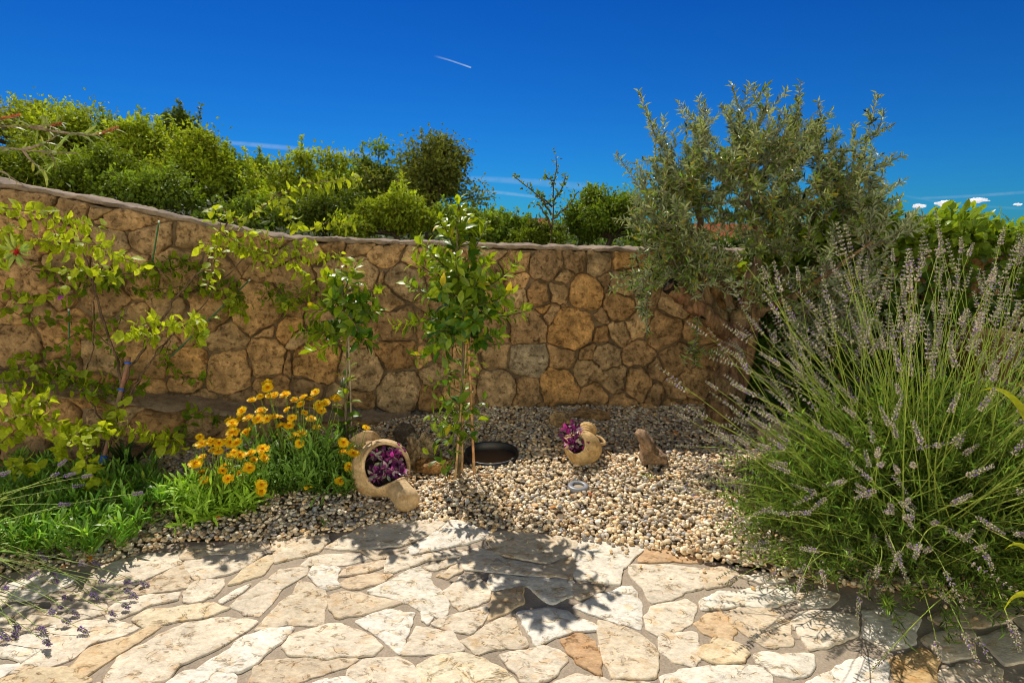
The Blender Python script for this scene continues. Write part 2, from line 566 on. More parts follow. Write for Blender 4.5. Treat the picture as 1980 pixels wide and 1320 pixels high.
WALLCOL = [tuple((v * .6 + m_ * .4) * k for v, k, m_ in zip(c, (1.55, 1.34, 1.0), (.33, .24, .15))) for c in WALLCOL0]

SEEDS = [(47, 380, 45), (127, 390, 34), (173, 393, 16), (223, 408, 38), (293, 440, 40), (370, 440, 36), (480, 462, 25), (213, 453, 28), (90, 450, 34),
 (20, 440, 26), (425, 450, 18), (540, 490, 24), (610, 480, 22), (640, 475, 16), (690, 478, 20), (742, 487, 32), (795, 495, 28), (838, 490, 22), (935, 485, 22), (990, 497, 30), (1053, 503, 34),
 (1110, 503, 26), (1157, 503, 28), (1205, 503, 22), (707, 523, 30), (737, 530, 14), (780, 540, 38), (880, 530, 30), (940, 535, 26), (1093, 533, 12),
 (1040, 570, 28), (1073, 570, 20), (1130, 570, 37), (1173, 540, 12), (1190, 590, 28), (1007, 547, 14), (1007, 577, 22), (1100, 597, 10),
 (1047, 592, 10), (1167, 607, 14), (1067, 607, 14), (1107, 633, 46), (1017, 633, 38), (960, 640, 30), (960, 687, 24), (1023, 700, 34), (1087, 690, 22),
 (1130, 680, 16), (1173, 687, 26), (955, 755, 45), (1018, 755, 32), (1080, 747, 38), (1133, 720, 30), (1183, 733, 24), (1150, 767, 26), (767, 630, 34),
 (770, 683, 36), (697, 715, 40), (607, 700, 40), (625, 620, 30), (775, 755, 46), (597, 752, 24), (755, 572, 24), (820, 690, 14), (840, 722, 24), (828, 765, 25),
 (573, 545, 40), (560, 640, 22), (547, 700, 16), (43, 667, 40), (107, 660, 34), (30, 610, 18), (90, 617, 18), (317, 660, 22), (430, 660, 30), (443, 717, 42), (517, 693, 36),
 (500, 590, 46), (523, 630, 14), (367, 707, 30), (365, 737, 20), (573, 650, 18), (283, 690, 32), (200, 690, 34), (150, 623, 22), (200, 573, 32), (860, 640, 30), (895, 700, 30), (890, 760, 36),
 (1207, 545, 30), (1237, 632, 22), (1280, 643, 36), (1237, 685, 26), (1310, 693, 36), (1273, 717, 20), (1237, 742, 30), (1270, 760, 24), (1305, 750, 26),
 (1203, 783, 28), (1300, 787, 20), (1337, 790, 20), (1347, 740, 34), (1260, 793, 14), (1357, 640, 40), (1373, 680, 28), (1263, 503, 26), (1250, 560, 30), (1310, 575, 34),
 (1044, 808, 22), (1092, 806, 18), (1137, 801, 24), (689, 811, 24), (744, 822, 26), (804, 820, 24), (860, 815, 24), (920, 818, 24), (985, 812, 22),
 (640, 540, 36), (660, 590, 30), (700, 640, 32), (340, 520, 36), (270, 530, 34), (420, 530, 30), (460, 500, 24), (60, 540, 34), (130, 510, 32), (400, 600, 34), (330, 600, 26), (270, 620, 26), (60, 480, 20)]
ws = []
for px, py, r in SEEDS:
    s, z = pix_wall(px, py)
    k = 4.2 / F
    ws.append((s, z, r * k))
XMIN, XMAX = WS[0] + .1, WS[-1] - .1
tries = 0
while tries < 9000:
    tries += 1
    s = random.uniform(XMIN, XMAX); z = random.uniform(-.05, wall_top(s) - .05); r = random.choice([.05, .07, .1, .12, .13, .15])
    if all((s - a) ** 2 + (z - b) ** 2 > ((r + c) * .93) ** 2 for a, b, c in ws):
        ws.append((s, z, r))
mbw = MB()
for (s, z, r), poly in zip(ws, cells(ws)):
    if not poly: continue
    poly = [(a, min(b, wall_top(a) - .016)) for a, b in poly]
    ys = [p[1] for p in poly]
    if max(ys) < -.12 or max(ys) - min(ys) < .02: continue
    O, c, rr = outline(poly, random.uniform(.003, .007), .018, 1, .013, random.uniform(.02, .10), .026)
    bul = random.uniform(.004, .034)
    col = np.array(random.choice(WALLCOL)) * random.uniform(.78, 1.15)
    x_, y_ = project(wall_at(c[0], c[1]))
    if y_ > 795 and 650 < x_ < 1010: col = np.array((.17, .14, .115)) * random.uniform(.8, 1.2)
    if abs(x_ - 1023) < 22 and abs(y_ - 700) < 18: col = np.array((.45, .36, .24))
    prof = [(1, -.045), (1, -.006), (.985, bul * .55), (.95, bul * .95), (.84, bul + .004), (.6, bul + .009), (.35, bul + .010), (.15, bul + .010)]
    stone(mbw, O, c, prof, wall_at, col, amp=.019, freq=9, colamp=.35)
wall = thing("garden_wall", wall_at(s_of_x(0), 0), "long curved brown rubble stone wall behind the gravel bed, rising to the left", "wall")
mbw.build("stonework", M['wall'], wall)
# mortar core + coping
mbm = MB()
ss = np.linspace(XMIN, XMAX, 700); zz = np.linspace(-.15, 1, 60)
SS, ZZ = np.meshgrid(ss, zz, indexing='ij')
Zr = np.where(ZZ > 0, ZZ * (wall_top(SS) - .03), ZZ)
nz = np.array([fbm((a * 14, b * 14, 3.3), 3) for a, b in zip(SS.ravel(), Zr.ravel())]).reshape(SS.shape)
Pm = wall_at(SS.ravel(), Zr.ravel(), (-.012 + .012 * nz).ravel())
i = np.arange(699)[:, None]; j = np.arange(59)[None]
q = np.stack([i * 60 + j, (i + 1) * 60 + j, (i + 1) * 60 + j + 1, i * 60 + j + 1], -1).reshape(-1, 4)
mbm.add(Pm, [q], (.21, .15, .09))
bk = np.concatenate([wall_at(ss, np.full(700, -.15), -.38), wall_at(ss, wall_top(ss) - .03, -.38)])
jj = np.arange(699)
mbm.add(bk, [np.stack([jj, jj + 700, jj + 701, jj + 1], 1)], (.3, .24, .17))
mbm.build("mortar", M['mortar'], wall)
mbc = MB()
ns_ = 900; ss = np.linspace(XMIN, XMAX, ns_)
sec = [(-.012, -.022), (.002, -.018), (.008, -.008), (.006, .004), (-.06, .012), (-.2, .016), (-.34, .012), (-.40, .0), (-.41, -.04)]
rows = []
for kk, (o_, h_) in enumerate(sec):
    fr = np.array([fbm((a * 11, kk * .45, 7.7), 4) for a in ss]); fr2 = np.array([fbm((a * 14, kk * .5, 2.7), 4) for a in ss])
    rows.append(wall_at(ss, wall_top(ss) + h_ + fr2 * .012, o_ + fr * .018))
rows = np.stack(rows, 0); m_ = len(sec)
i = np.arange(m_ - 1)[:, None]; j = np.arange(ns_ - 1)[None]
q = np.stack([i * ns_ + j, i * ns_ + j + 1, (i + 1) * ns_ + j + 1, (i + 1) * ns_ + j], -1).reshape(-1, 4)
mbc.add(rows.reshape(-1, 3), [q], (.29, .22, .16))
mbc.build("coping", M['mortar'], wall)

# low retaining course in front, on the left -------------------------
def led_out(s, z):
    """protrusion of the low wall's face in front of the main wall"""
    x, _ = project(wall_at(s, 0.3))
    k = np.clip((930 - x) / 500, 0, 1); top = .06 + .19 * k
    return top + .28 * k * np.clip(ledge_top(s) - z, 0, .6)


def led_at(s, z, h=0.0):
    s = np.asarray(s, float); z = np.asarray(z, float)
    return wall_at(s, z, led_out(s, z) + h)


lwall = thing("low_retaining_wall", led_at(s_of_x(-2.2), 0.0), "low rough stone retaining course at the left foot of the tall wall, with an earthy ledge", "wall")
LS = [(293, 815, 48), (383, 815, 30), (300, 890, 32), (357, 885, 36), (200, 800, 34), (27, 800, 36), (110, 810, 36), (440, 830, 30), (500, 830, 32), (560, 835, 30), (450, 890, 30), (230, 880, 32), (150, 880, 34), (60, 870, 34), (620, 835, 26)]
def pix_led(px, py):
    s, z = pix_wall(px, py)
    for _ in range(25):
        p = led_at(np.array([s]), np.array([z]))[0]
        x, y = project(p); s += (px - x) / F * 3.4; z -= (py - y) / F * 3.4
    return s, z
ls2 = []
for px, py, r in LS:
    s, z = pix_led(px, py); ls2.append((s, z, r * 3.5 / F))
SE = pix_wall(900, 800)[0]
tries = 0
while tries < 3000:
    tries += 1
    s = random.uniform(XMIN, SE); z = random.uniform(-.1, max(.0, ledge_top(s))); r = random.choice([.05, .08, .1, .12])
    if all((s - a) ** 2 + (z - b) ** 2 > ((r + c) * .9) ** 2 for a, b, c in ls2): ls2.append((s, z, r))
mbl = MB()
for (s, z, r), poly in zip(ls2, cells(ls2)):
    if not poly: continue
    poly = [(min(a, SE), min(b, ledge_top(a) - .02)) for a, b in poly]
    ys = [p[1] for p in poly]; xs = [p[0] for p in poly]
    if max(ys) - min(ys) < .03 or max(xs) - min(xs) < .03: continue
    O, c, rr = outline(poly, .004, .018, 1, .009, random.uniform(.03, .10), .036)
    bul = random.uniform(.01, .035)
    col = np.array(random.choice(WALLCOL)) * random.uniform(.75, 1.1)
    prof = [(1, -.05), (1, -.01), (.97, bul * .5), (.9, bul * .9), (.75, bul + .01), (.5, bul + .014), (.25, bul + .015)]
    stone(mbl, O, c, prof, led_at, col, amp=.016, freq=8, colamp=.35)
mbl.build("stonework", M['wall'], lwall)
mbl = MB()
ss = np.linspace(XMIN, SE, 360)
rows = []
T_ = [(0, 'f'), (.5, 'f'), (1, 'f')] + [(k, 't') for k in (0, .25, .5, .75, 1)]
for kk, (f_, w_) in enumerate(T_):
    zt = ledge_top(ss)
    if w_ == 'f':
        z = -.15 + f_ * (zt - .03 + .15); rows.append(led_at(ss, z, -.014))
    else:
        o_ = led_out(ss, zt) * (1 - f_) - .012
        nz_ = np.array([fbm((a * 9, f_ * 3, 1.2), 4) for a in ss])
        rows.append(wall_at(ss, zt - .012 + .03 * f_ + nz_ * .022, o_))
rows = np.stack(rows, 0); m_ = len(T_); n_ = len(ss)
i = np.arange(m_ - 1)[:, None]; j = np.arange(n_ - 1)[None]
q = np.stack([i * n_ + j, i * n_ + j + 1, (i + 1) * n_ + j + 1, (i + 1) * n_ + j], -1).reshape(-1, 4)
mbl.add(rows.reshape(-1, 3), [q], (.36, .26, .17))
mbl.build("earth_ledge", M['soil'], lwall)

# ------------------------------------------------------------------ paving
EDGE_PX = [(-700, 1190), (-300, 1150), (0, 1110), (120, 1092), (240, 1076), (345, 1048), (515, 1044), (640, 1030), (760, 1009), (860, 1004), (960, 1022), (1060, 1029), (1130, 1041), (1240, 1055), (1300, 1068), (1400, 1090), (1550, 1120), (1800, 1150), (2100, 1160), (2700, 1170)]
EDGE = np.array([gp(*p)[:2] for p in EDGE_PX]); EDGE = EDGE[np.argsort(EDGE[:, 0])]
def edge_y(x): return np.interp(x, EDGE[:, 0], EDGE[:, 1])

FL = {'A': [
 [(770,590),(900,560),(1000,570),(1030,625),(900,690),(760,745),(560,750),(520,720),(600,640)],
 [(1045,555),(1130,530),(1210,530),(1190,580),(1060,600)], [(1210,545),(1400,500),(1540,495),(1550,530),(1450,560),(1220,575)],
 [(1580,540),(1600,480),(1700,475),(1890,455),(1895,490),(1840,560),(1610,612)], [(1070,610),(1200,590),(1520,560),(1420,640),(1330,680),(1130,720),(1110,670)],
 [(1330,740),(1420,650),(1560,575),(1580,610),(1520,680),(1400,730)], [(720,810),(830,740),(1060,635),(1095,680),(1095,760),(960,780)],
 [(1055,800),(1140,735),(1285,715),(1290,750),(1240,810),(1130,850),(1070,840)],
 [(1350,860),(1420,800),(1560,710),(1620,660),(1770,645),(1775,685),(1650,760),(1590,840),(1510,920),(1420,905)],
 [(1285,830),(1340,790),(1430,755),(1400,790),(1310,838)], [(1490,1000),(1620,850),(1700,790),(1730,730),(1885,780),(1870,970),(1700,975)],
 [(1755,635),(1800,590),(1890,565),(2040,562),(2120,590),(1990,630)], [(1795,690),(1830,640),(1940,645),(1970,660),(1945,720),(1975,745),(1890,765)],
 [(1890,815),(1990,785),(2090,800),(2330,848),(2140,900),(1980,935),(1945,925)], [(640,900),(680,850),(830,815),(1010,795),(1000,835),(870,865),(700,935),(645,930)],
 [(800,935),(870,890),(1000,875),(1210,855),(1300,885),(1180,935),(960,960),(850,990),(805,960)], [(320,960),(420,910),(590,865),(620,905),(500,935),(370,985)],
 [(310,830),(520,770),(760,755),(700,800),(560,870),(380,905),(320,890)], [(60,740),(300,680),(440,690),(400,740),(200,820),(60,830)],
 [(100,930),(200,890),(360,915),(300,960),(150,1010),(100,990)], [(0,1110),(150,1030),(310,990),(300,1030),(230,1120),(130,1180),(60,1170),(0,1140)],
 [(60,1250),(230,1130),(320,1020),(460,960),(640,950),(770,1000),(700,1040),(540,1080),(430,1160),(240,1230)],
 [(420,1225),(520,1110),(640,1070),(760,1040),(860,985),(930,985),(880,1030),(760,1100),(620,1190),(500,1265)],
 [(600,1290),(700,1160),(850,1080),(980,1010),(1080,980),(1300,940),(1485,965),(1400,1030),(1250,1120),(1050,1210),(980,1290),(860,1320),(640,1325)],
 [(1150,1235),(1220,1180),(1350,1110),(1370,1070),(1500,1020),(1680,1000),(1650,1050),(1560,1130),(1400,1240)],
 [(1650,1100),(1700,1040),(1850,990),(1990,972),(2080,1010),(2190,1095),(2140,1145),(1980,1160),(1700,1155)],
 [(1445,1310),(1490,1220),(1560,1195),(1700,1180),(2060,1175),(1990,1225),(1800,1280),(1600,1360),(1440,1400)],
 [(0,1310),(160,1240),(270,1225),(400,1240),(500,1290),(400,1360),(0,1380)], [(-120,1240),(0,1220),(80,1210),(0,1275),(-120,1300)],
 [(960,1330),(1080,1250),(1150,1245),(1330,1260),(1350,1290),(1320,1400),(900,1400)], [(1800,1330),(1860,1300),(1990,1290),(2060,1330),(2030,1400),(1800,1400)],
 [(520,1340),(590,1315),(640,1350),(860,1345),(880,1400),(480,1420)],
 [(-200,1010),(0,960),(90,1000),(-20,1080),(-200,1120)], [(-160,820),(40,760),(40,840),(-60,920),(-160,930)], [(-60,940),(80,860),(190,870),(80,920),(-40,1000)]],
 'B': [
 [(-80,525),(80,425),(130,400),(350,375),(600,370),(590,400),(500,460),(380,510),(100,540),(0,540)], [(130,550),(390,545),(330,575),(200,600)],
 [(410,530),(630,385),(700,385),(860,450),(850,470),(700,510),(560,540),(420,565)], [(255,640),(280,590),(360,572),(500,600),(400,640),(290,680),(258,670)],
 [(0,690),(50,645),(235,610),(240,640),(100,680)], [(10,740),(40,710),(180,680),(280,690),(220,730),(70,768)], [(475,575),(560,555),(690,550),(680,580),(540,600),(480,592)],
 [(495,640),(640,600),(690,610),(560,655),(500,655)],
 [(165,780),(290,720),(370,670),(450,645),(510,690),(530,740),(580,790),(605,850),(590,930),(550,925),(500,895),(430,880),(340,830),(180,800)],
 [(470,905),(510,905),(530,940),(500,965),(470,945)], [(95,960),(260,890),(420,910),(390,1000),(330,1135),(230,1050)],
 [(550,965),(660,920),(840,880),(845,920),(810,970),(740,1030),(680,1015)], [(370,1140),(420,1050),(450,995),(620,1015),(690,1100),(690,1120),(530,1140)],
 [(705,1070),(850,990),(920,950),(1000,945),(1020,1000),(1075,1085),(1060,1100),(870,1120),(800,1140),(770,1110)],
 [(605,790),(700,700),(780,690),(860,780),(830,830),(700,890),(660,860)], [(870,930),(880,800),(960,770),(1040,760),(1050,850),(960,900)],
 [(450,1215),(560,1160),(700,1145),(800,1170),(930,1240),(1020,1310),(900,1400),(600,1400),(500,1310)],
 [(935,1155),(1040,1130),(1170,1105),(1280,1150),(1290,1190),(1240,1260),(1130,1310),(1050,1280),(960,1200)],
 [(1040,910),(1200,875),(1300,905),(1480,985),(1470,1005),(1330,1015),(1150,1090),(1080,1010)], [(1285,1075),(1400,1045),(1460,1080),(1500,1160),(1490,1245),(1360,1200),(1330,1150)],
 [(1485,1030),(1510,970),(1700,1020),(1830,1100),(1820,1270),(1570,1280),(1530,1170)], [(1350,870),(1520,800),(1680,755),(1710,800),(1740,920),(1730,1000),(1600,970),(1450,910)],
 [(1380,500),(1500,490),(1660,510),(1750,540),(1640,640),(1610,735),(1500,720),(1370,700),(1350,600)], [(870,440),(1000,438),(1180,455),(1365,480),(1340,560),(1200,620),(1100,600),(900,560),(860,500)],
 [(710,560),(860,530),(950,590),(1170,640),(1130,690),(900,670),(720,650)], [(880,690),(1050,700),(1250,710),(1330,730),(1330,800),(1200,850),(1070,750),(890,780)],
 [(1130,690),(1200,635),(1335,590),(1345,660),(1330,715),(1250,700)], [(905,600),(960,640),(900,660),(860,640)], [(1350,745),(1500,735),(1510,770),(1380,830),(1350,800)], [(560,690),(680,625),(690,670),(620,710)],
 [(1675,640),(1740,625),(1980,640),(2080,655),(2070,760),(1960,800),(1800,845),(1750,760),(1700,700)], [(1740,590),(1770,540),(1860,525),(1990,570),(2080,580),(2050,615),(1740,610)],
 [(1765,940),(1810,870),(1880,860),(1990,835),(2060,870),(2040,950),(1980,1000),(1850,1030),(1780,990)], [(1860,1040),(1980,1025),(2060,1025),(2075,1060),(2080,1160),(2040,1210),(1940,1180),(1870,1130)],
 [(1870,1275),(1990,1230),(2180,1215),(2410,1220),(2480,1280),(2500,1380),(1900,1380)], [(1250,1310),(1360,1255),(1540,1300),(1560,1400),(1240,1400)],
 [(60,1240),(140,1180),(330,1165),(400,1200),(490,1330),(500,1400),(80,1400)], [(1600,1310),(1800,1315),(1820,1400),(1590,1400)]],
 'C': [
 [(110,1110),(200,1065),(330,1100),(360,1140),(340,1190),(200,1200),(110,1160)], [(75,970),(150,920),(220,900),(290,950),(310,1010),(280,1050),(200,1050),(110,1010)],
 [(265,915),(330,880),(480,880),(610,960),(620,1090),(500,1100),(430,1070),(380,1040),(330,1000)], [(640,960),(680,910),(820,900),(1000,920),(1010,1030),(900,1080),(740,1110),(700,1050)],
 [(430,1150),(520,1140),(750,1150),(740,1230),(640,1280),(540,1270),(450,1200)], [(740,1310),(900,1210),(1040,1170),(1190,1200),(1170,1330),(1000,1400),(760,1400)],
 [(110,835),(200,790),(340,790),(360,850),(250,880),(120,880)], [(320,790),(450,755),(620,750),(640,830),(500,880),(390,860)], [(660,800),(800,770),(900,800),(850,870),(700,880)],
 [(1060,900),(1250,880),(1370,940),(1330,1080),(1180,1110),(1050,1040)], [(1220,1190),(1380,1120),(1480,1190),(1450,1330),(1250,1380)], [(1400,1060),(1560,1000),(1690,1030),(1680,1150),(1520,1180)],
 [(1500,1240),(1700,1190),(1850,1240),(1830,1400),(1500,1400)], [(1720,1050),(1900,1000),(2060,1040),(2060,1160),(1880,1200)], [(1450,930),(1600,870),(1850,870),(1980,920),(1750,990),(1520,970)],
 [(120,655),(240,640),(320,680),(280,740),(140,760)], [(340,695),(520,680),(600,720),(460,740)]]}
OFF = {'A': (0, 880), 'B': (660, 880), 'C': (1320, 880)}
CREAM = [(.74, .64, .50), (.80, .73, .61), (.69, .58, .43), (.76, .66, .52), (.66, .54, .39), (.82, .76, .66)]
TAN = {('A', 22): (.66, .50, .31), ('A', 5): (.70, .57, .38), ('B', 15): (.70, .53, .33), ('B', 19): (.56, .36, .20), ('B', 31): (.60, .40, .23), ('C', 0): (.72, .58, .38), ('C', 1): (.64, .46, .28),
       ('A', 1): (.70, .57, .40), ('A', 2): (.70, .58, .42), ('B', 4): (.72, .58, .42), ('B', 5): (.70, .55, .38), ('C', 10): (.62, .42, .2), ('A', 15): (.76, .64, .45), ('A', 27): (.72, .58, .38), ('B', 16): (.76, .66, .48)}
mbf = MB(); cents = []
flat = lambda x, y, h: np.stack([x, y, h], -1)
def flagstone(poly, col, gap=-.012):
    O, c, r = outline(poly, gap, .012 if np.min([p[1] for p in poly]) > -10 else .05, 1, .009, .06)
    t = random.uniform(.007, .011)
    k = min(1, .07 / r)
    prof = [(1, -.006), (.999, t * .5), (1 - .03 * k, t * .9), (1 - .08 * k, t), (1 - .4 * k, t + .001), (.45, t + .001), (.2, t + .001)]
    n = len(O)
    base_n = mbf.n
    stone(mbf, O, c, prof, flat, col, amp=.0022, freq=13, colamp=.10, tl=.12)
for key, L in FL.items():
    for k, poly in enumerate(L):
        pts = [tuple(gp(OFF[key][0] + x / 3, OFF[key][1] + y / 3, .01)[:2]) for x, y in poly]
        col = TAN.get((key, k)) or random.choice(CREAM)
        flagstone(pts, np.array(col) * random.uniform(.95, 1.03))
        cents.append((*np.mean(pts, 0), .09))
nd = len(cents)
tries = 0
while tries < 12000:
    tries += 1
    x = random.uniform(-3.8, 4.2); y = random.uniform(-3.5, 2.8); r = random.choice([.09, .12, .15, .17])
    if y > edge_y(x) - r * .8: continue
    px, py = project(np.array([x, y, 0])) if y > .3 else (0, 5000)
    if y > .3 and -20 < px < 2000 and py < 1322: continue
    if all((x - a) ** 2 + (y - b) ** 2 > ((r + c) * .9) ** 2 for a, b, c in cents): cents.append((x, y, r))
for (x, y, r), poly in list(zip(cents, cells(cents, .3)))[nd:]:
    if poly:
        poly = [(a, min(b, edge_y(a))) for a, b in poly]
        flagstone(poly, np.array(random.choice(CREAM)) * random.uniform(.92, 1.02), .018)
mbp = MB()
xs = np.linspace(-4.0, 4.4, 500); ys = np.linspace(0, 1, 260) ** .7
X, Yt = np.meshgrid(xs, ys, indexing='ij')
Yy = -4 + Yt * (edge_y(X) + 4)
H = np.array([fbm((a * 7, b * 7, 4.2), 3) * .0022 + fbm((a * 30, b * 30, 4.2), 2) * .0008 for a, b in zip(X.ravel(), Yy.ravel())])
H = H.reshape(X.shape); H[:, -1] -= .0
i = np.arange(499)[:, None]; j = np.arange(259)[None]
q = np.stack([i * 260 + j, (i + 1) * 260 + j, (i + 1) * 260 + j + 1, i * 260 + j + 1], -1).reshape(-1, 4)
mbp.add(np.stack([X.ravel(), Yy.ravel(), H.ravel() + .002], 1), [q], (.37, .30, .225))
pav = mbp.build("path", M['pavemortar']); tag(pav, kind="structure")
fo = mbf.build("flagstone_paving", M['flag']); fo.parent = pav
fo["label"] = "cream irregular limestone slabs of the terrace"

# ------------------------------------------------------------------ ground, hillside
mbg = MB()
g = 6000.0
gx = np.array([-g, -400, -60, -8, 0, 8, 60, 400, g])
Xg, Yg = np.meshgrid(gx, gx, indexing='ij'); k = len(gx)
i = np.arange(k - 1)[:, None]; j = np.arange(k - 1)[None]
q = np.stack([i * k + j, (i + 1) * k + j, (i + 1) * k + j + 1, i * k + j + 1], -1).reshape(-1, 4)
mbg.add(np.stack([Xg.ravel(), Yg.ravel(), np.full(k * k, -.07)], 1), [q], (.2, .17, .1))
tag(mbg.build("ground", M['soil']), kind="structure")
def hill_z(x, y):
    x = np.asarray(x, float); y = np.asarray(y, float)
    k = np.clip((-x / np.maximum(y, 1) + .25) / 1.0, 0, 1)
    d = np.clip(y - 4.6, 0, 60)
    return .85 + .35 * np.clip(-x / 3.5, 0, 1) + d * .115 * k * k * (3 - 2 * k) - .012 * d * (1 - k)
mbh = MB()
us = np.linspace(-1.6, 1.4, 160); dd = np.linspace(0, 1, 90) ** 2.2 * 90
U, Dd = np.meshgrid(us, dd, indexing='ij')
Xh = U * (4.4 + Dd) * 1.0; Yh = wallY(np.clip(Xh, -5, 5)) + .36 + Dd
Zh = hill_z(Xh, Yh) + np.array([fbm((a * .7, b * .7, 0), 3) for a, b in zip(Xh.ravel(), Yh.ravel())]).reshape(Xh.shape) * .12
i = np.arange(159)[:, None]; j = np.arange(89)[None]
q = np.stack([i * 90 + j, (i + 1) * 90 + j, (i + 1) * 90 + j + 1, i * 90 + j + 1], -1).reshape(-1, 4)
mbh.add(np.stack([Xh.ravel(), Yh.ravel(), Zh.ravel()], 1), [q], (.045, .06, .018))
tag(mbh.build("hillside", M['hill']), kind="structure")

V_ = 26000
u_ = rng.uniform(-1.35, 1.1, V_); d_ = rng.uniform(0, 1, V_) ** 1.5 * 26
xh = u_ * (4.6 + d_); yh = wallY(np.clip(xh, -5, 5)) + .5 + d_
cl = np.array([fbm((a * .8, b * .8, 1), 3) for a, b in zip(xh, yh)])
sz = .07 + .006 * d_
zh = hill_z(xh, yh) + np.abs(rng.normal(0, 1, V_)) * (.12 + .25 * np.clip(cl + .3, 0, 1)) * (.6 + .05 * d_)
mbs = MB()
leaves(mbs, LEAF_S, np.stack([xh, yh, zh], 1), rand_dirs(V_), rand_dirs(V_) + [0, 0, .8], sz * rng.uniform(.7, 1.3, V_), sz * .6, tintvar((.09, .14, .02), V_, .3) * (1 + .5 * cl[:, None]))
tag(mbs.build("hillside_scrub", M['far'], smooth=False), "low green scrub carpeting the slope beyond the wall", "scrub", kind="stuff")

# ------------------------------------------------------------------ gravel bed
def bed_back(x):
    """y of the foot of the stone wall / low wall"""
    s = s_of_x(x)
    p = wall_at(s, 0 * np.asarray(x), np.where(s < SE, led_out(s, 0 * np.asarray(x)), 0.0))
    return p[..., 1]
def bed_h(x, y):
    t = (y - edge_y(x))
    return .008 + .03 * np.clip(t, 0, 1.5) + .012 * np.sin(x * 3.1 + y * 2) + .008 * np.sin(x * 7 - y * 5)
N = 58000
x = rng.uniform(-3.4, 3.4, N); f = rng.uniform(0, 1, N)
y0 = edge_y(x) - .03; y1 = bed_back(x) + .03
y = y0 + f * (y1 - y0)
keep = rng.uniform(0, 1, N) < (y1 - y0) / 2.1
x, y = x[keep], y[keep]
for hx_, hy_, hr_ in [(950, 884, .155), (1118, 944, .052)]:   # leave the sunken pot and the ground light free
    c_ = gp(hx_, hy_, .04)
    k_ = (x - c_[0]) ** 2 + ((y - c_[1]) / .85) ** 2 > hr_ ** 2
    x, y = x[k_], y[k_]
PC = np.array([(.62, .52, .38), (.70, .62, .48), (.52, .41, .27), (.42, .36, .29), (.35, .32, .30), (.58, .40, .20), (.75, .69, .58), (.33, .24, .16), (.50, .46, .42), (.30, .31, .34), (.62, .47, .30), (.48, .30, .16)])
PW = np.array([18, 16, 14, 9, 6, 6, 9, 5, 8, 4, 10, 3.]); PW /= PW.sum()
n = len(x)
pc = PC[rng.choice(len(PC), n, p=PW)] * np.array([1.5, 1.43, 1.30]) * rng.uniform(.55, 1.2, (n, 1))
A_ = rng.uniform(.0075, .016, n); B_ = A_ * rng.uniform(.65, .95, n); C_ = A_ * rng.uniform(.35, .6, n)
big_ = rng.uniform(0, 1, n) < .06; A_[big_] *= 1.5; B_[big_] *= 1.4; C_[big_] *= 1.2
ns_x = rng.uniform(-2.2, 2.2, 120); ns_y = edge_y(ns_x) - rng.exponential(.05, 120) - .01   # strays kicked onto the slabs
x = np.concatenate([x, ns_x]); y = np.concatenate([y, ns_y]); n0_ = n; n = len(x)
pc = np.concatenate([pc, pc[:120]]); A_ = np.concatenate([A_, A_[:120] * .7]); B_ = np.concatenate([B_, B_[:120] * .7]); C_ = np.concatenate([C_, C_[:120] * .8])
V1, F1 = icos(1)
V1 = V1 * (1 + .06 * np.sin(V1[:, :1] * 5 + 1) + .05 * np.cos(V1[:, 1:2] * 4))
D_ = rng.normal(size=(n, 3)) * [1, 1, .3]; N_ = rng.normal(size=(n, 3)) * .35 + [0, 0, 1]
P_ = np.stack([x, y, bed_h(x, y) + rng.uniform(-.01, .016, n) + .004], 1)
P_[n0_:, 2] = .012 + C_[n0_:] * .8
mbg = MB()
inst(mbg, V1, [F1], P_, frames(D_, N_), np.stack([A_, B_, C_], 1), pc)
# a few strays on the paving edge
tag(mbg.build("gravel", M['pebble']), "rounded cream, tan and grey pebbles covering the planting bed", "gravel", kind="stuff")
mbb = MB()
xs = np.linspace(-4, 4, 300); fs = np.linspace(0, 1, 40)
X, Fy = np.meshgrid(xs, fs, indexing='ij'); E0 = edge_y(X) - .0; E1 = wallY(np.clip(X, -9, 9)) + .1
Yy = E0 + Fy * (E1 - E0); Zb = bed_h(X, Yy) - .006
i = np.arange(299)[:, None]; j = np.arange(39)[None]
q = np.stack([i * 40 + j, (i + 1) * 40 + j, (i + 1) * 40 + j + 1, i * 40 + j + 1], -1).reshape(-1, 4)
mbb.add(np.stack([X.ravel(), Yy.ravel(), Zb.ravel()], 1), [q], (.22, .17, .11))
tag(mbb.build("soil", M['soil']), kind="structure")


def bedpt(px, py):
    """point on the gravel bed seen at a pixel"""
    z = .02
    for _ in range(6):
        p = gp(px, py, z); z = float(bed_h(p[0], p[1])) + .008
    return np.array([p[0], p[1], z])

# ================================================================== leaves along twigs
G = 2.39996


def twig(path, n, spread=.8, t0=.1, up=.25, droop=0.0, jit=.25, pair=False):
    """leaf anchor points, directions and normals spiralling along a twig"""
    path = np.asarray(path)
    L = np.concatenate([[0], np.cumsum(np.linalg.norm(np.diff(path, axis=0), axis=1))])
    t = np.linspace(t0, 1, n) * L[-1]
    P = np.stack([np.interp(t, L, path[:, k]) for k in range(3)], -1)
    T = nrm(np.stack([np.interp(t, L, np.gradient(path[:, k])) for k in range(3)], -1))
    ref = np.where(np.abs(T[:, 2:3]) > .9, np.array([[1., 0, 0]]), np.array([[0, 0, 1.]]))
    U = nrm(np.cross(T, ref)); W = np.cross(T, U)
    k = np.arange(n)
    a = (k // 2 * 1.57 + (k % 2) * np.pi) if pair else k * G
    a = a + random.uniform(0, 6) + rng.normal(0, .3, n)
    Rd = np.cos(a)[:, None] * U + np.sin(a)[:, None] * W
    D = nrm(T * (1 - spread) + Rd * spread + np.array([0, 0, up - droop]) + rng.normal(0, jit, (n, 3)))
    N = T + np.array([0, 0, .5]) + rng.normal(0, jit, (n, 3))
    return P, D, N


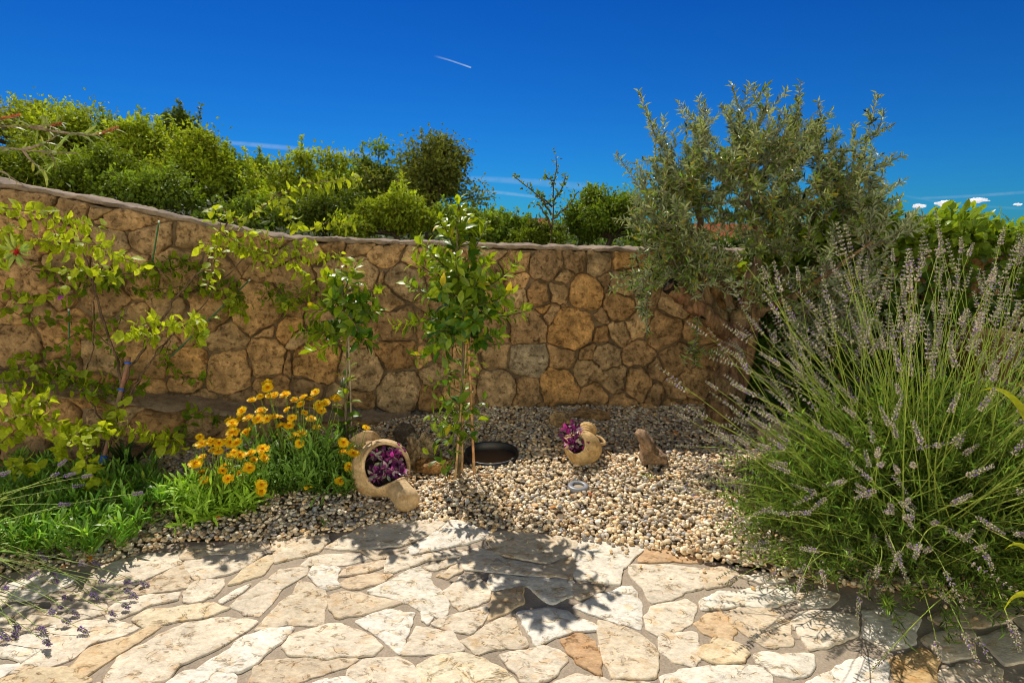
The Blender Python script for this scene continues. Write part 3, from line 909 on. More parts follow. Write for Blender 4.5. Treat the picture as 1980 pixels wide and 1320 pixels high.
class LB:
    """collects leaves for one object"""
    def __init__(self, tpl): self.tpl = tpl; self.P = []; self.D = []; self.N = []; self.L = []; self.W = []; self.C = []
    def add(self, P, D, N, L, W, C):
        n = len(P)
        self.P.append(P); self.D.append(D); self.N.append(N)
        self.L.append(np.broadcast_to(L, (n,))); self.W.append(np.broadcast_to(W, (n,))); self.C.append(np.broadcast_to(C, (n, 3)))
    def mb(self, mb=None):
        mb = mb or MB()
        if self.P:
            leaves(mb, self.tpl, *[np.concatenate(a) for a in (self.P, self.D, self.N, self.L, self.W, self.C)])
        return mb


def mixcol(a, b, t):
    t = np.asarray(t)[:, None]
    return np.asarray(a) * (1 - t) + np.asarray(b) * t


# ------------------------------------------------------------------ trees and shrubs beyond the wall
YG = (.40, .50, .03); MG = (.24, .35, .03); DG = (.09, .15, .025); OG = (.30, .33, .05)


def tree(name, label, px, ptop, pbot, hw, Y, col, n=3600, leaf=.10, blobs=38, cat="tree", group=None, up_shoots=15, lean=0, sparse=1.0, tall=1.0, col2=None):
    c_top = at(px, ptop, Y); c_bot = at(px, pbot, Y)
    zt, zb = c_top[2], c_bot[2]
    X = c_top[0]; rx = hw / F * Y * 1.15; rz = (zt - zb) / 2 * 1.0; cz = (zt + zb) / 2
    gz = float(hill_z(X, Y)) - .15
    th = thing(name, (X, Y, gz), label, cat, group)
    rad = .045 * (cz - gz + rz)
    mt = MB()
    fork = np.array([X + lean, Y, gz + max(.3, (cz - rz * .5) - gz)])
    tube(mt, smooth_path([(X, Y, gz - .2), ((X + fork[0]) / 2 + random.uniform(-.1, .1), Y, (gz + fork[2]) / 2), fork], 8), np.linspace(rad, rad * .65, 8), 7, (.12, .09, .06), wob=.1)
    lb = LB(LEAF_S)
    ry = rx * random.uniform(.8, 1.1)
    B = []; ts_ = random.random() * 40
    for _ in range(blobs):
        d = rand_dirs(1)[0]; r = random.uniform(.3, .92) * (1 + .55 * mnoise.noise(Vector((d[0] * 1.6 + ts_, d[1] * 1.6, d[2] * 1.6))))
        if d[2] < -.5: d[2] *= -.6
        B.append((np.array([X + d[0] * rx * r, Y + d[1] * ry * r, cz + d[2] * rz * r]), random.uniform(.16, .36) * min(rx, rz * 1.3)))
    for b, br in B:
        if True:
            mid = (fork + b) / 2 + rng.normal(0, .08, 3) * rx
            tube(mt, bez(fork, mid, b, 6), np.linspace(rad * .42, rad * .08, 6), 5, (.12, .09, .06), cap=False)
        m = int(n * 1.9 / blobs)
        d = rand_dirs(m); rr = br * rng.uniform(.2, 1.15, m) * (1 + .5 * (rng.uniform(0, 1, m) < .2))
        P = b + d * rr[:, None] * np.array([1.15, 1.1, .85])
        D = nrm(d + rng.normal(0, .7, (m, 3)) + [0, 0, -.1]); N = d + rng.normal(0, .5, (m, 3)) + [0, -.1, .7]
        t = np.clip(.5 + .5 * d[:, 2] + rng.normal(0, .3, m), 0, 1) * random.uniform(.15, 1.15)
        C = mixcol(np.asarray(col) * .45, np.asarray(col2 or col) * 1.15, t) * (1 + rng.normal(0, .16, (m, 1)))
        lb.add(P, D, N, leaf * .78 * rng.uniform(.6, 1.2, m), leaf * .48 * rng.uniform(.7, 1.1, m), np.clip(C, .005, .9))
    for _ in range(up_shoots):   # shoots sticking out of the outline
        b, br = random.choice(B)
        d = nrm(b - np.array([X, Y, cz]) + np.array([0, 0, .8 * rz]) + rng.normal(0, .2, 3) * rx)
        p0 = b; L = br * random.uniform(1.2, 2.0) * tall
        path = bez(p0, p0 + d * L * .5, p0 + d * L + np.array([0, 0, .15 * L]), 8)
        tube(mt, path, np.linspace(rad * .12, rad * .04, 8), 4, (.14, .11, .06), cap=False)
        m = int(34 * L / max(leaf, .05) * .25) + 16
        P, D, N = twig(path, m, .75, .2, .3)
        P = P + rng.normal(0, leaf * .2, P.shape)
        lb.add(P, D, N, leaf * .75, leaf * .45, tintvar(np.asarray(col2 or col), m, .15))
    mt.build("trunk", M['bark'], th)
    lb.mb().build("crown", M['far'], th, smooth=False)
    return th


TR = [
 # px, top, bottom, halfw, Y, col, n, leaf, label, extra
 (20, 172, 330, 95, 17, OG, 3000, .15, "tall open tree with dark limbs at the far left skyline above the wall", dict(blobs=14, up_shoots=5)),
 (135, 215, 360, 90, 15, YG, 4000, .14, "rounded olive green tree on the left skyline, right of the tall open tree", {}),
 (225, 232, 380, 62, 14, MG, 3400, .13, "mid green tree on the left skyline with a low rounded top", {}),
 (272, 222, 390, 62, 12.5, YG, 4200, .12, "bright green broad tree just left of the narrow spire tree", {}),
 (338, 205, 400, 46, 14, (.13, .19, .03), 2600, .13, "narrow spire tree standing highest above the left bushes", dict(blobs=20, up_shoots=9, tall=1.6)),
 (372, 262, 440, 68, 11, YG, 4600, .11, "dense sunlit tree bulging over the middle of the sloping wall top", {}),
 (432, 286, 450, 42, 11.5, MG, 2400, .11, "narrow mid green tree in front of the white contrail", {}),
 (488, 278, 440, 42, 13, MG, 2300, .12, "loose round headed tree rising alone against the contrail", dict(blobs=14)),
 (60, 290, 400, 100, 9, (.24, .32, .02), 5200, .085, "yellow green bush behind the highest part of the wall at far left", {}),
 (190, 300, 415, 85, 8.6, (.22, .31, .02), 4600, .085, "yellow green bush behind the wall below the rounded skyline trees", {}),
 (300, 330, 430, 75, 8.2, MG, 4200, .085, "leafy green bush behind the wall above the green cane", {}),
 (555, 306, 465, 70, 10.5, YG, 4200, .10, "bright leafy tree behind the wall with thin shoots against the sky", dict(up_shoots=6, tall=1.3)),
 (640, 308, 470, 62, 11.5, YG, 3800, .11, "yellowish tree between the loose round tree and the big dome tree", dict(up_shoots=6)),
 (718, 302, 470, 60, 11, MG, 3600, .11, "green tree leaning against the left flank of the big dome tree", dict(up_shoots=6)),
 (828, 262, 480, 74, 10.5, (.22, .26, .04), 6200, .10, "big dome shaped tree with brownish young leaves at the centre of the skyline", dict(blobs=34, up_shoots=7)),
 (470, 385, 462, 75, 7.4, MG, 4200, .075, "dark hollowed bush close behind the dip of the wall", dict(cat="shrub")),
 (620, 372, 475, 78, 7.2, (.17, .24, .02), 4600, .075, "sunlit bush close behind the wall under the yellow vine tip", dict(cat="shrub")),
 (760, 368, 480, 80, 7.0, YG, 4600, .075, "sunlit bush close behind the wall just left of the staked sapling", dict(cat="shrub")),
 (900, 400, 485, 60, 7.2, MG, 3000, .07, "dark bush directly behind the top of the staked sapling", dict(cat="shrub")),
 (975, 402, 490, 45, 9, MG, 2200, .085, "small bush with two thin tops against the pale contrails", dict(cat="shrub", up_shoots=6)),
 (1035, 436, 492, 55, 7.5, (.2, .27, .02), 2600, .07, "low bright scrub behind the wall below the red tiled roof edge", dict(cat="shrub", up_shoots=2)),
 (1125, 372, 492, 45, 8.5, MG, 2400, .08, "leafy shrub just right of the thin bare sapling behind the wall", dict(cat="shrub", up_shoots=5)),
 (1185, 356, 495, 62, 8.0, MG, 5000, .075, "dark green dense shrub behind the wall left of the olive", dict(cat="shrub", up_shoots=5)),
 (1275, 432, 495, 50, 7.5, MG, 2200, .07, "low shrub behind the wall seen through the left side of the olive", dict(cat="shrub", up_shoots=2)),
 (1380, 462, 500, 60, 8, DG, 2200, .08, "low dark shrub behind the wall under the red roof", dict(cat="shrub", up_shoots=2)),
 (1500, 440, 500, 70, 8, DG, 2600, .08, "dark shrub behind the wall hidden by the middle of the olive", dict(cat="shrub", up_shoots=2)),
 (1640, 432, 500, 80, 8, MG, 2600, .08, "green shrub behind the wall between the olive and the laurel hedge", dict(cat="shrub", up_shoots=2)),
]
for px, t, b, hw, Y, c, n, lf, lab, kw in TR:
    kw = dict(kw); cat = kw.pop("cat", "tree")
    if cat == 'tree': t -= 16
    tree("hillside_tree" if cat == "tree" else "wild_shrub", lab, px, t, b, hw, Y, c, n=n, leaf=lf, cat=cat, group="trees on the slope behind the wall" if cat == "tree" else "wild shrubs behind the wall", **kw)

# thin sapling behind the wall
def poly_px(pts, Y):
    return np.array([at(p[0], p[1], Y if len(p) < 3 else p[2]) for p in pts])

sap = thing("sapling", (*at(1070, 480, 6)[:2], .8), "thin sapling with sparse side twigs standing behind the wall against the sky", "tree")
ms = MB(); lb = LB(LEAF_S)
for pts, n in [([(1063, 500), (1068, 420), (1075, 300)], 60), ([(1066, 415), (1040, 380), (993, 340)], 44), ([(1068, 440), (1050, 405), (1035, 392)], 26), ([(1070, 390), (1085, 365), (1092, 335)], 30), ([(1068, 425), (1100, 395), (1118, 368)], 34), ([(1070, 400), (1050, 385), (1044, 375)], 20), ([(1072, 350), (1058, 345), (1052, 338)], 14)]:
    path = smooth_path(poly_px(pts, 6), 10); path = path + rng.normal(0, .008, path.shape)
    tube(ms, path, np.linspace(.012, .004, 10), 5, (.16, .11, .07))
    P, D, N = twig(path, n, .8, .12, .2)
    P = P + rng.normal(0, .02, P.shape)
    lb.add(P, D, N, .055, .036, tintvar((.19, .26, .04), n, .25))
ms.build("trunk", M['bark'], sap); lb.mb().build("crown", M['far'], sap, smooth=False)

# ------------------------------------------------------------------ citrus saplings
LV = (.05, .14, .012); LY = (.33, .43, .015)


def citrus(th, branches, base_leaf=.088, mat='gloss', dens=1.6):
    ms = MB(); lb = LB(LEAF_B)
    for path, r0, r1, n, youth, spread in branches:
        dn = dens if r1 != .002 or r0 > .0041 else .55
        path = smooth_path(path, 14)
        tube(ms, path, np.linspace(r0, r1, len(path)), 6, (.16, .17, .05) if r0 < .008 else (.27, .22, .14))
        n = int(n * dn)
        if n == 0: continue
        P, D, N = twig(path, n, spread, .18, .12, jit=.3)
        t = np.linspace(0, 1, n)
        young = np.clip(youth * (t * .9 + .3) + rng.normal(0, .25, n), 0, 1)
        C = mixcol(LV, LY, young) * (1 + rng.normal(0, .15, (n, 1)))
        yel = rng.uniform(0, 1, n) < .025
        C[yel] = (.5, .42, .02)
        L = base_leaf * 1.16 * (1 - .35 * t) * rng.uniform(.6, 1.2, n)
        pet = .012
        lb.add(P + D * pet, D, N, L, L * rng.uniform(.42, .56, n), np.clip(C, .01, .9))
    ms.build("stem", M['bark'], th); lb.mb().build("leaf_crown", M[mat], th)


def side(p0px, Y0, tippx, dY, sag=.0):
    a = at(*p0px, Y0); b = at(*tippx, Y0 + dY)
    m = (a + b) / 2 + np.array([0, 0, -sag]) + rng.normal(0, .012, 3)
    return np.array([a, m, b])


YT = 3.25
b0 = bedpt(887, 922); YT = float(b0[1])
c2 = thing("staked_sapling", b0, "tall glossy leaved sapling with three bamboo stakes in the middle of the gravel bed", "sapling")
trunk2 = np.array([b0 - [0, 0, .03], at(890, 800, YT), at(896, 680, YT), at(888, 560, YT), at(884, 470, YT), at(886, 400, YT)])
br = [(trunk2, .012, .004, 46, .9, .75)]
TIPS = [((886, 470), (885, 388), .0, 26, 1.2), ((886, 500), (905, 425), .12, 24, 1.1), ((887, 500), (850, 420), -.1, 24, 1.1), ((887, 530), (808, 470), -.1, 22, 1.0), ((887, 520), (945, 428), .05, 24, 1.0), ((888, 560), (795, 500), .15, 26, .9),
        ((890, 600), (786, 548), -.12, 26, .8), ((892, 620), (762, 632), -.1, 30, .8), ((892, 560), (1003, 508), -.1, 32, 1.2), ((893, 590), (1018, 602), .0, 32, .9), ((893, 600), (985, 570), -.28, 30, .6), ((893, 640), (965, 650), -.15, 24, .3),
        ((895, 650), (800, 690), .0, 26, .5), ((893, 640), (830, 640), -.28, 30, .3), ((892, 590), (850, 560), -.3, 30, .5), ((890, 570), (930, 530), -.28, 30, .6), ((890, 540), (880, 500), -.3, 26, .8), ((893, 610), (890, 590), -.36, 28, .4),
        ((893, 620), (920, 620), -.32, 26, .3), ((892, 590), (860, 600), .3, 26, .4), ((892, 570), (930, 580), .3, 28, .5), ((890, 530), (870, 500), .28, 24, .7), ((893, 620), (840, 660), -.18, 22, .2), ((895, 640), (930, 665), -.05, 20, .2), ((889, 540), (948, 500), .1, 24, .9), ((888, 520), (835, 490), -.15, 24, .9), ((893, 610), (870, 650), -.2, 24, .1), ((893, 590), (955, 610), .22, 24, .5)]
for p0, tip, dY, n, yth in TIPS:
    br.append((side(p0, YT, tip, dY * .95, random.uniform(-.03, .05)), .006, .0025, int(n * .9), yth, .68))
for p0, tip, dY, n in [((893, 720), (845, 735), -.08, 14), ((893, 760), (832, 740), .05, 14), ((891, 790), (850, 775), -.12, 16), ((891, 800), (832, 800), .0, 16), ((890, 840), (835, 800), -.05, 18), ((893, 800), (940, 775), .0, 16), ((892, 830), (935, 812), .1, 14), ((889, 870), (840, 835), -.1, 18),
                       ((888, 890), (832, 880), -.05, 12), ((888, 905), (850, 900), -.15, 10), ((893, 730), (925, 700), .05, 12), ((892, 850), (860, 800), -.12, 18), ((888, 905), (880, 850), -.1, 10), ((891, 860), (910, 840), -.08, 10)]:
    br.append((side(p0, YT, tip, dY, -.01), .004, .002, n, .45, .7))
citrus(c2, br, .082)
for (p0, p1, r, c) in [((880, 926), (903, 640), .0075, (.52, .36, .17)), ((893, 912), (896, 600), .0075, (.5, .33, .16)), ((917, 916), (905, 640), .008, (.45, .25, .11))]:
    ms = MB(); a = bedpt(*p0); b = at(*p1, YT + random.uniform(-.03, .05))
    pts = np.linspace(a - (b - a) * .03, b, 26); rr = np.full(26, r); rr[3::6] *= 1.18
    tube(ms, pts, rr, 8, tintvar((c), 26, .12)); so_ = ms.build("bamboo_cane", M['wood'])
    stakes = so_
    tag(so_, {0: "bamboo cane left of the tall sapling's stem, foot furthest left", 1: "bamboo cane behind the tall sapling's stem, middle of the three", 2: "reddish bamboo cane standing apart on the right of the tall sapling"}[[.52, .5, .45].index(c[0])], "cane", "bamboo canes around the tall sapling")

p = bedpt(668, 905); p[1] = 3.35; YS = 3.35
c1 = thing("small_sapling", (p[0], YS, .02), "small glossy leaved sapling on a slim grey stem behind the orange flowers", "sapling")
tr = np.array([(p[0], YS, 0), at(668, 800, YS), at(671, 690, YS), at(666, 600, YS), at(660, 520, YS)])
br = [(tr, .009, .003, 26, 1.0, .7)]
for p0, tip, dY, n, yth in [((667, 600), (598, 600), 0, 16, .7), ((669, 640), (572, 645), -.05, 16, .8), ((669, 660), (605, 680), .05, 18, 1.3), ((669, 650), (590, 640), -.12, 14, .8), ((665, 590), (735, 565), .05, 20, .9), ((667, 610), (728, 600), -.1, 20, .5), ((669, 645), (715, 660), 0, 16, .2), ((664, 570), (690, 510), -.05, 18, 1.0),
                            ((664, 570), (632, 540), .08, 16, .9), ((666, 600), (640, 580), -.15, 16, .4), ((667, 620), (690, 630), -.15, 14, .3), ((668, 620), (640, 650), .12, 12, .3), ((666, 600), (700, 580), .15, 14, .6), ((671, 780), (662, 730), -.03, 3, .5), ((670, 860), (662, 820), -.03, 4, .5)]:
    br.append((side(p0, YS, tip, dY, 0), .005, .002, n, yth, .68))
citrus(c1, br, .088)
ms = MB(); tube(ms, np.linspace([p[0] + .012, YS + .01, -.02], at(674, 640, YS), 10), .006, 6, (.33, .27, .2))
cn = ms.build("support_cane", M['wood']); tag(cn, "slim weathered cane tied to the small sapling's stem", "cane")

# ------------------------------------------------------------------ bougainvillea vine on the wall
vb = led_at(np.array([s_of_x(-2.45)]), np.array([0.0]), .05)[0]; vb = np.array([vb[0], vb[1] - .02, .03])
vine = thing("bougainvillea_vine", vb, "sprawling bougainvillea climber with pale heart shaped leaves over the left of the wall", "climber")
ms = MB(); lb = LB(LEAF_B)
VB = (.46, .54, .03); VD = (.12, .22, .018)


def vpath(pts, off):
    out = []
    for i_, (x_, y_) in enumerate(pts):
        o_ = off if np.isscalar(off) else off[0] + (off[1] - off[0]) * i_ / (len(pts) - 1)
        s_, z_ = pix_wall(x_, y_); w = wall_at(s_, z_)
        out.append(at(x_, y_, float(w[1]) - o_))
    return smooth_path(out, 6 * len(out))


VT = [ # pts, offset from wall, leaves, light painted into the colour 0 shaded..1 sunlit, radius
 ([(-60, 395), (0, 402), (50, 408), (100, 420), (150, 433), (186, 438)], .5, 40, 1, .003), ([(60, 455), (100, 470), (150, 468), (200, 480), (240, 500), (272, 512)], .45, 40, .95, .003),
 ([(100, 430), (112, 460), (132, 482)], .5, 12, .95, .002), ([(190, 505), (205, 530), (225, 540)], .35, 14, .8, .002), ([(130, 545), (145, 520), (155, 515)], .4, 12, .9, .002),
 ([(400, 560), (420, 480), (425, 430), (418, 402)], .25, 26, .9, .003), ([(380, 470), (430, 478), (490, 482), (550, 500), (600, 492), (660, 496)], .3, 54, 1, .003),
 ([(430, 405), (470, 440), (520, 468), (580, 480), (610, 470)], .25, 36, .95, .003), ([(420, 450), (460, 470), (500, 500), (520, 515)], .3, 28, .9, .002), ([(0, 560), (50, 570), (110, 575), (150, 568)], .35, 22, .5, .002),
 ([(150, 560), (200, 545), (240, 530), (300, 525), (350, 520)], .12, 40, .35, .003), ([(60, 520), (120, 530), (180, 540), (230, 560)], .12, 30, .3, .003), ([(250, 560), (300, 560), (360, 555), (420, 560), (480, 585)], .12, 44, .35, .003),
 ([(300, 520), (330, 500), (370, 510), (420, 540), (460, 560)], .1, 30, .3, .002), ([(230, 650), (262, 632), (300, 625), (350, 628), (392, 615)], .6, 40, 1, .003), ([(260, 640), (280, 650), (300, 645)], .55, 14, .9, .002),
 ([(360, 625), (385, 640), (380, 665)], .5, 14, .7, .002), ([(0, 718), (60, 712), (120, 725), (190, 740), (230, 745)], .3, 44, .45, .003), ([(0, 740), (60, 745), (120, 735), (160, 745)], .34, 28, .45, .003), ([(20, 690), (80, 700), (140, 695)], .2, 14, .3, .002),
 ([(10, 765), (50, 770), (88, 775)], .7, 22, 1, .003), ([(-20, 830), (40, 805), (90, 808), (160, 830), (210, 825), (262, 835), (300, 850), (345, 848)], .75, 70, 1, .003), ([(0, 860), (30, 830), (60, 815)], .75, 20, .95, .002),
 ([(150, 835), (165, 870), (170, 905), (200, 950), (228, 945)], .85, 30, .9, .003), ([(110, 880), (120, 850), (150, 840), (190, 850)], .8, 34, .95, .003), ([(20, 910), (40, 895), (60, 905)], .9, 12, .7, .002),
 ([(200, 835), (215, 800), (230, 790)], .6, 16, .8, .002), ([(300, 850), (330, 845), (345, 862)], .7, 14, .9, .002), ([(345, 855), (370, 800), (420, 810)], .42, 22, .35, .002), ([(100, 680), (140, 650), (180, 640), (230, 690), (255, 722)], .15, 20, .3, .003),
 ([(0, 580), (40, 610), (120, 620), (190, 625), (240, 610)], .15, 22, .3, .002), ([(330, 660), (320, 700), (370, 730), (400, 725)], .2, 22, .3, .002), ([(540, 545), (560, 590), (585, 560)], .15, 22, .45, .002), ([(560, 505), (590, 540), (600, 570)], .2, 16, .6, .002),
 ([(500, 580), (530, 560), (555, 600)], .15, 16, .35, .002), ([(430, 560), (450, 590), (470, 600)], .25, 22, .7, .002), ([(150, 750), (200, 765), (260, 750), (280, 740)], .35, 24, .4, .002), ([(30, 480), (0, 500), (-20, 520)], .35, 16, .8, .002), ([(10, 430), (20, 460), (40, 470)], .45, 14, .9, .002),
 ([(490, 415), (520, 390), (560, 368), (620, 352), (680, 346), (696, 352)], .1, 40, 1.0, .003), ([(540, 382), (560, 420), (575, 440)], .1, 16, .9, .002), ([(600, 440), (640, 430), (680, 440)], -.1, 18, .95, .002)]
for pts, off, n, br_, r in VT:
    if br_ >= .8 and off > 0: off = off * 1.3 + .08 if off < .5 else off * 1.05 + .04
    path = vpath(pts, off); path = path + rng.normal(0, .004, path.shape)
    tube(ms, path, np.linspace(r * 1.3, r * .6, len(path)), 5, (.30, .22, .12) if br_ > .5 else (.2, .13, .08))
    n = int(n * 2.2)
    P, D, N = twig(path, n, .8, .02, .25, droop=.55, jit=.35)
    P = P + rng.normal(0, .012, P.shape)
    C = mixcol(VD, VB, np.clip(br_ + rng.normal(0, .2, n), 0, 1)) * (1 + rng.normal(0, .15, (n, 1)))
    L = .066 * rng.uniform(.5, 1.2, n)
    lb.add(P + D * .008, D, N, L, L * .66, np.clip(C, .01, .9))
for pts, r in [([(200, 905), (222, 800), (250, 720), (300, 640), (345, 570), (400, 510), (430, 440), (480, 420), (545, 372)], .010), ([(200, 905), (235, 760), (215, 660), (180, 560), (160, 480), (100, 425), (40, 405)], .009), ([(225, 800), (300, 690), (390, 590), (470, 500), (560, 500)], .006),
               ([(210, 850), (160, 760), (80, 720), (0, 720)], .006), ([(210, 880), (180, 840), (100, 810), (0, 820)], .006), ([(230, 780), (290, 700), (330, 650), (370, 625)], .005), ([(180, 540), (182, 600), (178, 680), (150, 740)], .005), ([(200, 900), (185, 890), (172, 860), (165, 840)], .004), ([(205, 900), (270, 860), (340, 850)], .004)]:
    path = vpath(pts, (.45, .15)); path = path + rng.normal(0, .006, path.shape)
    tube(ms, path, np.linspace(r, r * .4, len(path)), 6, (.20, .13, .085), wob=.1)
ms.build("stems", M['bark'], vine); lb.mb().build("foliage", M['vine'], vine)
lb = LB(LEAF_B)
p_ = vpath([(118, 573), (126, 573)], .36)[0]
for k in range(3):
    lb.add(p_[None], nrm(np.array([[math.cos(k * 2.1), -.5, math.sin(k * 2.1)]])), np.array([[0, -1, .3]]), .026, .022, (.4, .06, .5))
br = lb.mb().build("bract", M['petal'], vine); br["label"] = "single small violet bract"

# stake and canes
ms = MB(); a = np.array([vb[0] + .0, vb[1] - .05, 0]); a = at(196, 905, 3.05); b = at(250, 690, 3.3)
a2 = a + (a - b) * .12
tube(ms, np.linspace(a2, b, 12), .014, 4, tintvar((.24, .13, .08), 12, .15), wob=.08)
stk = thing("wooden_stake", (a[0], a[1], 0), "brown square wooden stake leaning at the foot of the climber, tied with blue", "stake")
ms.build("post", M['wood'], stk)
for px_, py_ in [(246, 702), (213, 890), (222, 755)]:
    t_ = (905 - py_) / 215; c_ = a + (b - a) * t_
    mm = MB(); d_ = nrm(b - a)
    tube(mm, np.array([c_ - d_ * (.006 + .02 * (py_ > 800)), c_, c_ + d_ * (.006 + .02 * (py_ > 800))]), .019, 8, (.02, .09, .5))
    mm.build("blue_tie", M['plastic'], stk)
for k, (q0, q1, off0, off1, lab) in enumerate([((295, 505), (307, 430), .06, .12, "green plastic cane with a pale tip upright on the upper left of the wall"), ((330, 690), (482, 542), .08, .05, "green cane crossing the wall diagonally below the climber"), ((135, 690), (133, 600), .05, .05, "green cane upright on the wall at far left among leaves")]):
    mm = MB(); pa = vpath([q0, q1], (off0, off1)); tube(mm, pa, .0045, 6, (.02, .17, .07))
    t_ = thing("plant_cane", pa[0], lab, "cane", "green canes on the wall"); mm.build("cane", M['plastic'], t_)
    mm = MB(); tube(mm, np.array([pa[-1] - (pa[-1] - pa[-2]) * .1, pa[-1] + nrm(pa[-1] - pa[0]) * .01]), .0062, 6, (.6, .7, .6)); mm.build("tip", M['plastic'], t_)

# ------------------------------------------------------------------ olive tree
YO = 4.0
ob = np.array([at(1400, 860, 3.75)[0], 3.85, .02])
olive = thing("olive_tree", ob, "silvery olive tree with a gnarled trunk and one cut limb before the wall", "tree")
ms = MB()
BK = (.26, .17, .09)
def limb(pts, r0, r1, sides=10, wob=.12, n=None, col=BK):
    p = smooth_path(pts, n or 5 * len(pts)); p = p + rng.normal(0, .006, p.shape)
    tube(ms, p, np.linspace(r0, r1, len(p)), sides, tintvar(col, len(p), .12), wob=wob)
O_ = lambda x, y, d=0: at(x, y, YO + d)
limb([ob + [0, 0, -.1], ob + [.01, 0, .12], O_(1398, 770, -.1), O_(1415, 700, -.05), O_(1425, 640, 0), O_(1435, 600, .02)], .105, .072, 14, .2, 40)
limb([ob + [.05, -.02, -.1], O_(1418, 780, -.1), O_(1440, 700, -.05), O_(1452, 640, 0), O_(1456, 590, .0)], .066, .042, 12, .2, 30, (.30, .19, .10))
limb([ob + [-.08, .03, -.1], O_(1378, 800, -.08), O_(1390, 720, -.04), O_(1405, 650)], .05, .035, 10, .2, 24)
limb([O_(1415, 650), O_(1370, 612, -.05), O_(1335, 585, -.08), O_(1296, 553, -.12)], .066, .052, 12, .14, 18, (.26, .15, .08))
limb([O_(1375, 615, -.03), O_(1330, 545, -.05), O_(1295, 490, -.08), O_(1276, 450, -.1)], .036, .014, 8, .08, 18, (.30, .19, .12))
limb([O_(1400, 620), O_(1362, 560, .05), O_(1355, 470, .1), O_(1350, 400, .12), O_(1330, 330, .12)], .042, .014, 8, .08, 24)
limb([O_(1440, 610), O_(1452, 540, -.05), O_(1470, 470, -.05), O_(1450, 400, -.1), O_(1440, 320, 0)], .045, .012, 8, .08, 24, (.27, .18, .11))
limb([O_(1450, 600), O_(1510, 530, .1), O_(1560, 450, .2), O_(1600, 360, .2)], .045, .012, 8, .08, 20)
limb([O_(1450, 610), O_(1520, 580, -.2), O_(1600, 530, -.35), O_(1680, 470, -.4)], .035, .008, 8, .08, 20)
limb([O_(1430, 600, .1), O_(1500, 480, .4), O_(1520, 380, .5), O_(1530, 260, .5)], .045, .01, 8, .08, 20)
limb([O_(1420, 610, .05), O_(1380, 500, .3), O_(1300, 420, .4), O_(1250, 330, .4)], .035, .008, 8, .08, 20)
ms.build("trunk", M['bark'], olive)
mc = MB(); c_ = O_(1296, 553, -.12); d_ = nrm(c_ - O_(1335, 585, -.08))
tube(mc, np.array([c_ - d_ * .02, c_ + d_ * .012]), .056, 14, (.03, .022, .016), wob=.06); mc.build("cut_end", M['bark'], olive)
roots = [O_(1330, 380, .05), O_(1440, 340, 0), O_(1350, 470, .1), O_(1600, 400, .15), O_(1560, 450, .2), O_(1680, 480, -.38), O_(1520, 330, .5), O_(1530, 420, .45), O_(1300, 420, .38), O_(1276, 455, -.1), O_(1470, 470, -.05), O_(1450, 400, -.1), O_(1600, 530, -.3), O_(1500, 560, -.1), O_(1420, 540, -.1), O_(1360, 560, 0), O_(1620, 600, -.3), O_(1640, 420, .2), O_(1300, 500, -.1), O_(1560, 600, -.15)]
roots = np.array(roots)
TIPS = [(1235, 178, 0), (1256, 245, .1), (1262, 235, .2), (1312, 200, .2), (1352, 190, 0), (1365, 215, -.1), (1415, 165, .1), (1450, 163, -.1), (1415, 200, .3), (1548, 160, .2), (1520, 178, 0), (1530, 210, .3), (1605, 218, .1), (1697, 183, .2), (1650, 240, .3), (1722, 245, .1), (1748, 300, 0), (1745, 350, .2), (1735, 385, -.2), (1192, 300, .1), (1316, 215, -.1), (1572, 240, .3), (1768, 412, -.4), (1790, 440, -.45), (1702, 300, 0),
        (1180, 560, -.2), (1236, 575, -.25), (1205, 530, .0), (1240, 605, -.3), (1345, 705, -.35), (1225, 500, 0), (1215, 430, .1), (1220, 380, .1), (1235, 330, .0), (1280, 330, -.3), (1260, 400, -.3), (1700, 560, -.5), (1650, 640, -.4), (1580, 680, -.3), (1540, 700, -.2), (1700, 640, -.4), (1720, 520, -.5), (1480, 260, -.3), (1400, 290, -.4), (1560, 300, -.4), (1620, 330, -.3), (1690, 380, -.3)]
ms = MB(); lb = LB(LEAF_S)
OC = (.165, .225, .045)
def shoot(a, b, n, bare=.25):
    d = b - a
    m = a + d * .5 + rng.normal(0, .05, 3) + [0, 0, -.04]
    path = bez(a, m, b, 12)
    tube(ms, path, np.linspace(.005, .0015, 12), 4, (.33, .30, .22), cap=False)
    P, D, N = twig(path, n, .62, bare, .15, jit=.22, pair=True)
    L = .05 * rng.uniform(.55, 1.25, n)
    C = tintvar(OC, n, .42, .1); bro = rng.uniform(0, 1, n) < .12; C[bro] = C[bro] * [1.6, 1.0, .7]
    lb.add(P, D, N + rng.normal(0, .5, (n, 3)), L, L * .29, C)
    return path
def near_root(b):
    dd = np.linalg.norm(roots - b, axis=1) * rng.uniform(.75, 1.4, len(roots)); return roots[dd.argmin()]
tg = [(O_(*t), 1) for t in TIPS]
for _ in range(195):   # fill the crown volume
    a = random.uniform(0, 2 * math.pi); r = math.sqrt(random.random())
    px_ = 1478 + 245 * r * math.cos(a); py_ = 405 + (195 if math.sin(a) < 0 else 195) * r * math.sin(a)
    if py_ > 560 and px_ < 1420: continue
    w_ = .75 * math.sqrt(max(.05, 1 - r * r))
    tg.append((O_(px_, py_, random.uniform(-.85, .75) * w_), 0))
for _ in range(34):
    px_ = random.uniform(1520, 1700); py_ = random.uniform(500, 690); tg.append((O_(px_, py_, random.uniform(-.3, .2)), 0))
for _ in range(14):
    px_ = random.uniform(1215, 1420); py_ = random.uniform(450, 560); tg.append((O_(px_, py_, random.uniform(-.4, .1)), 0))
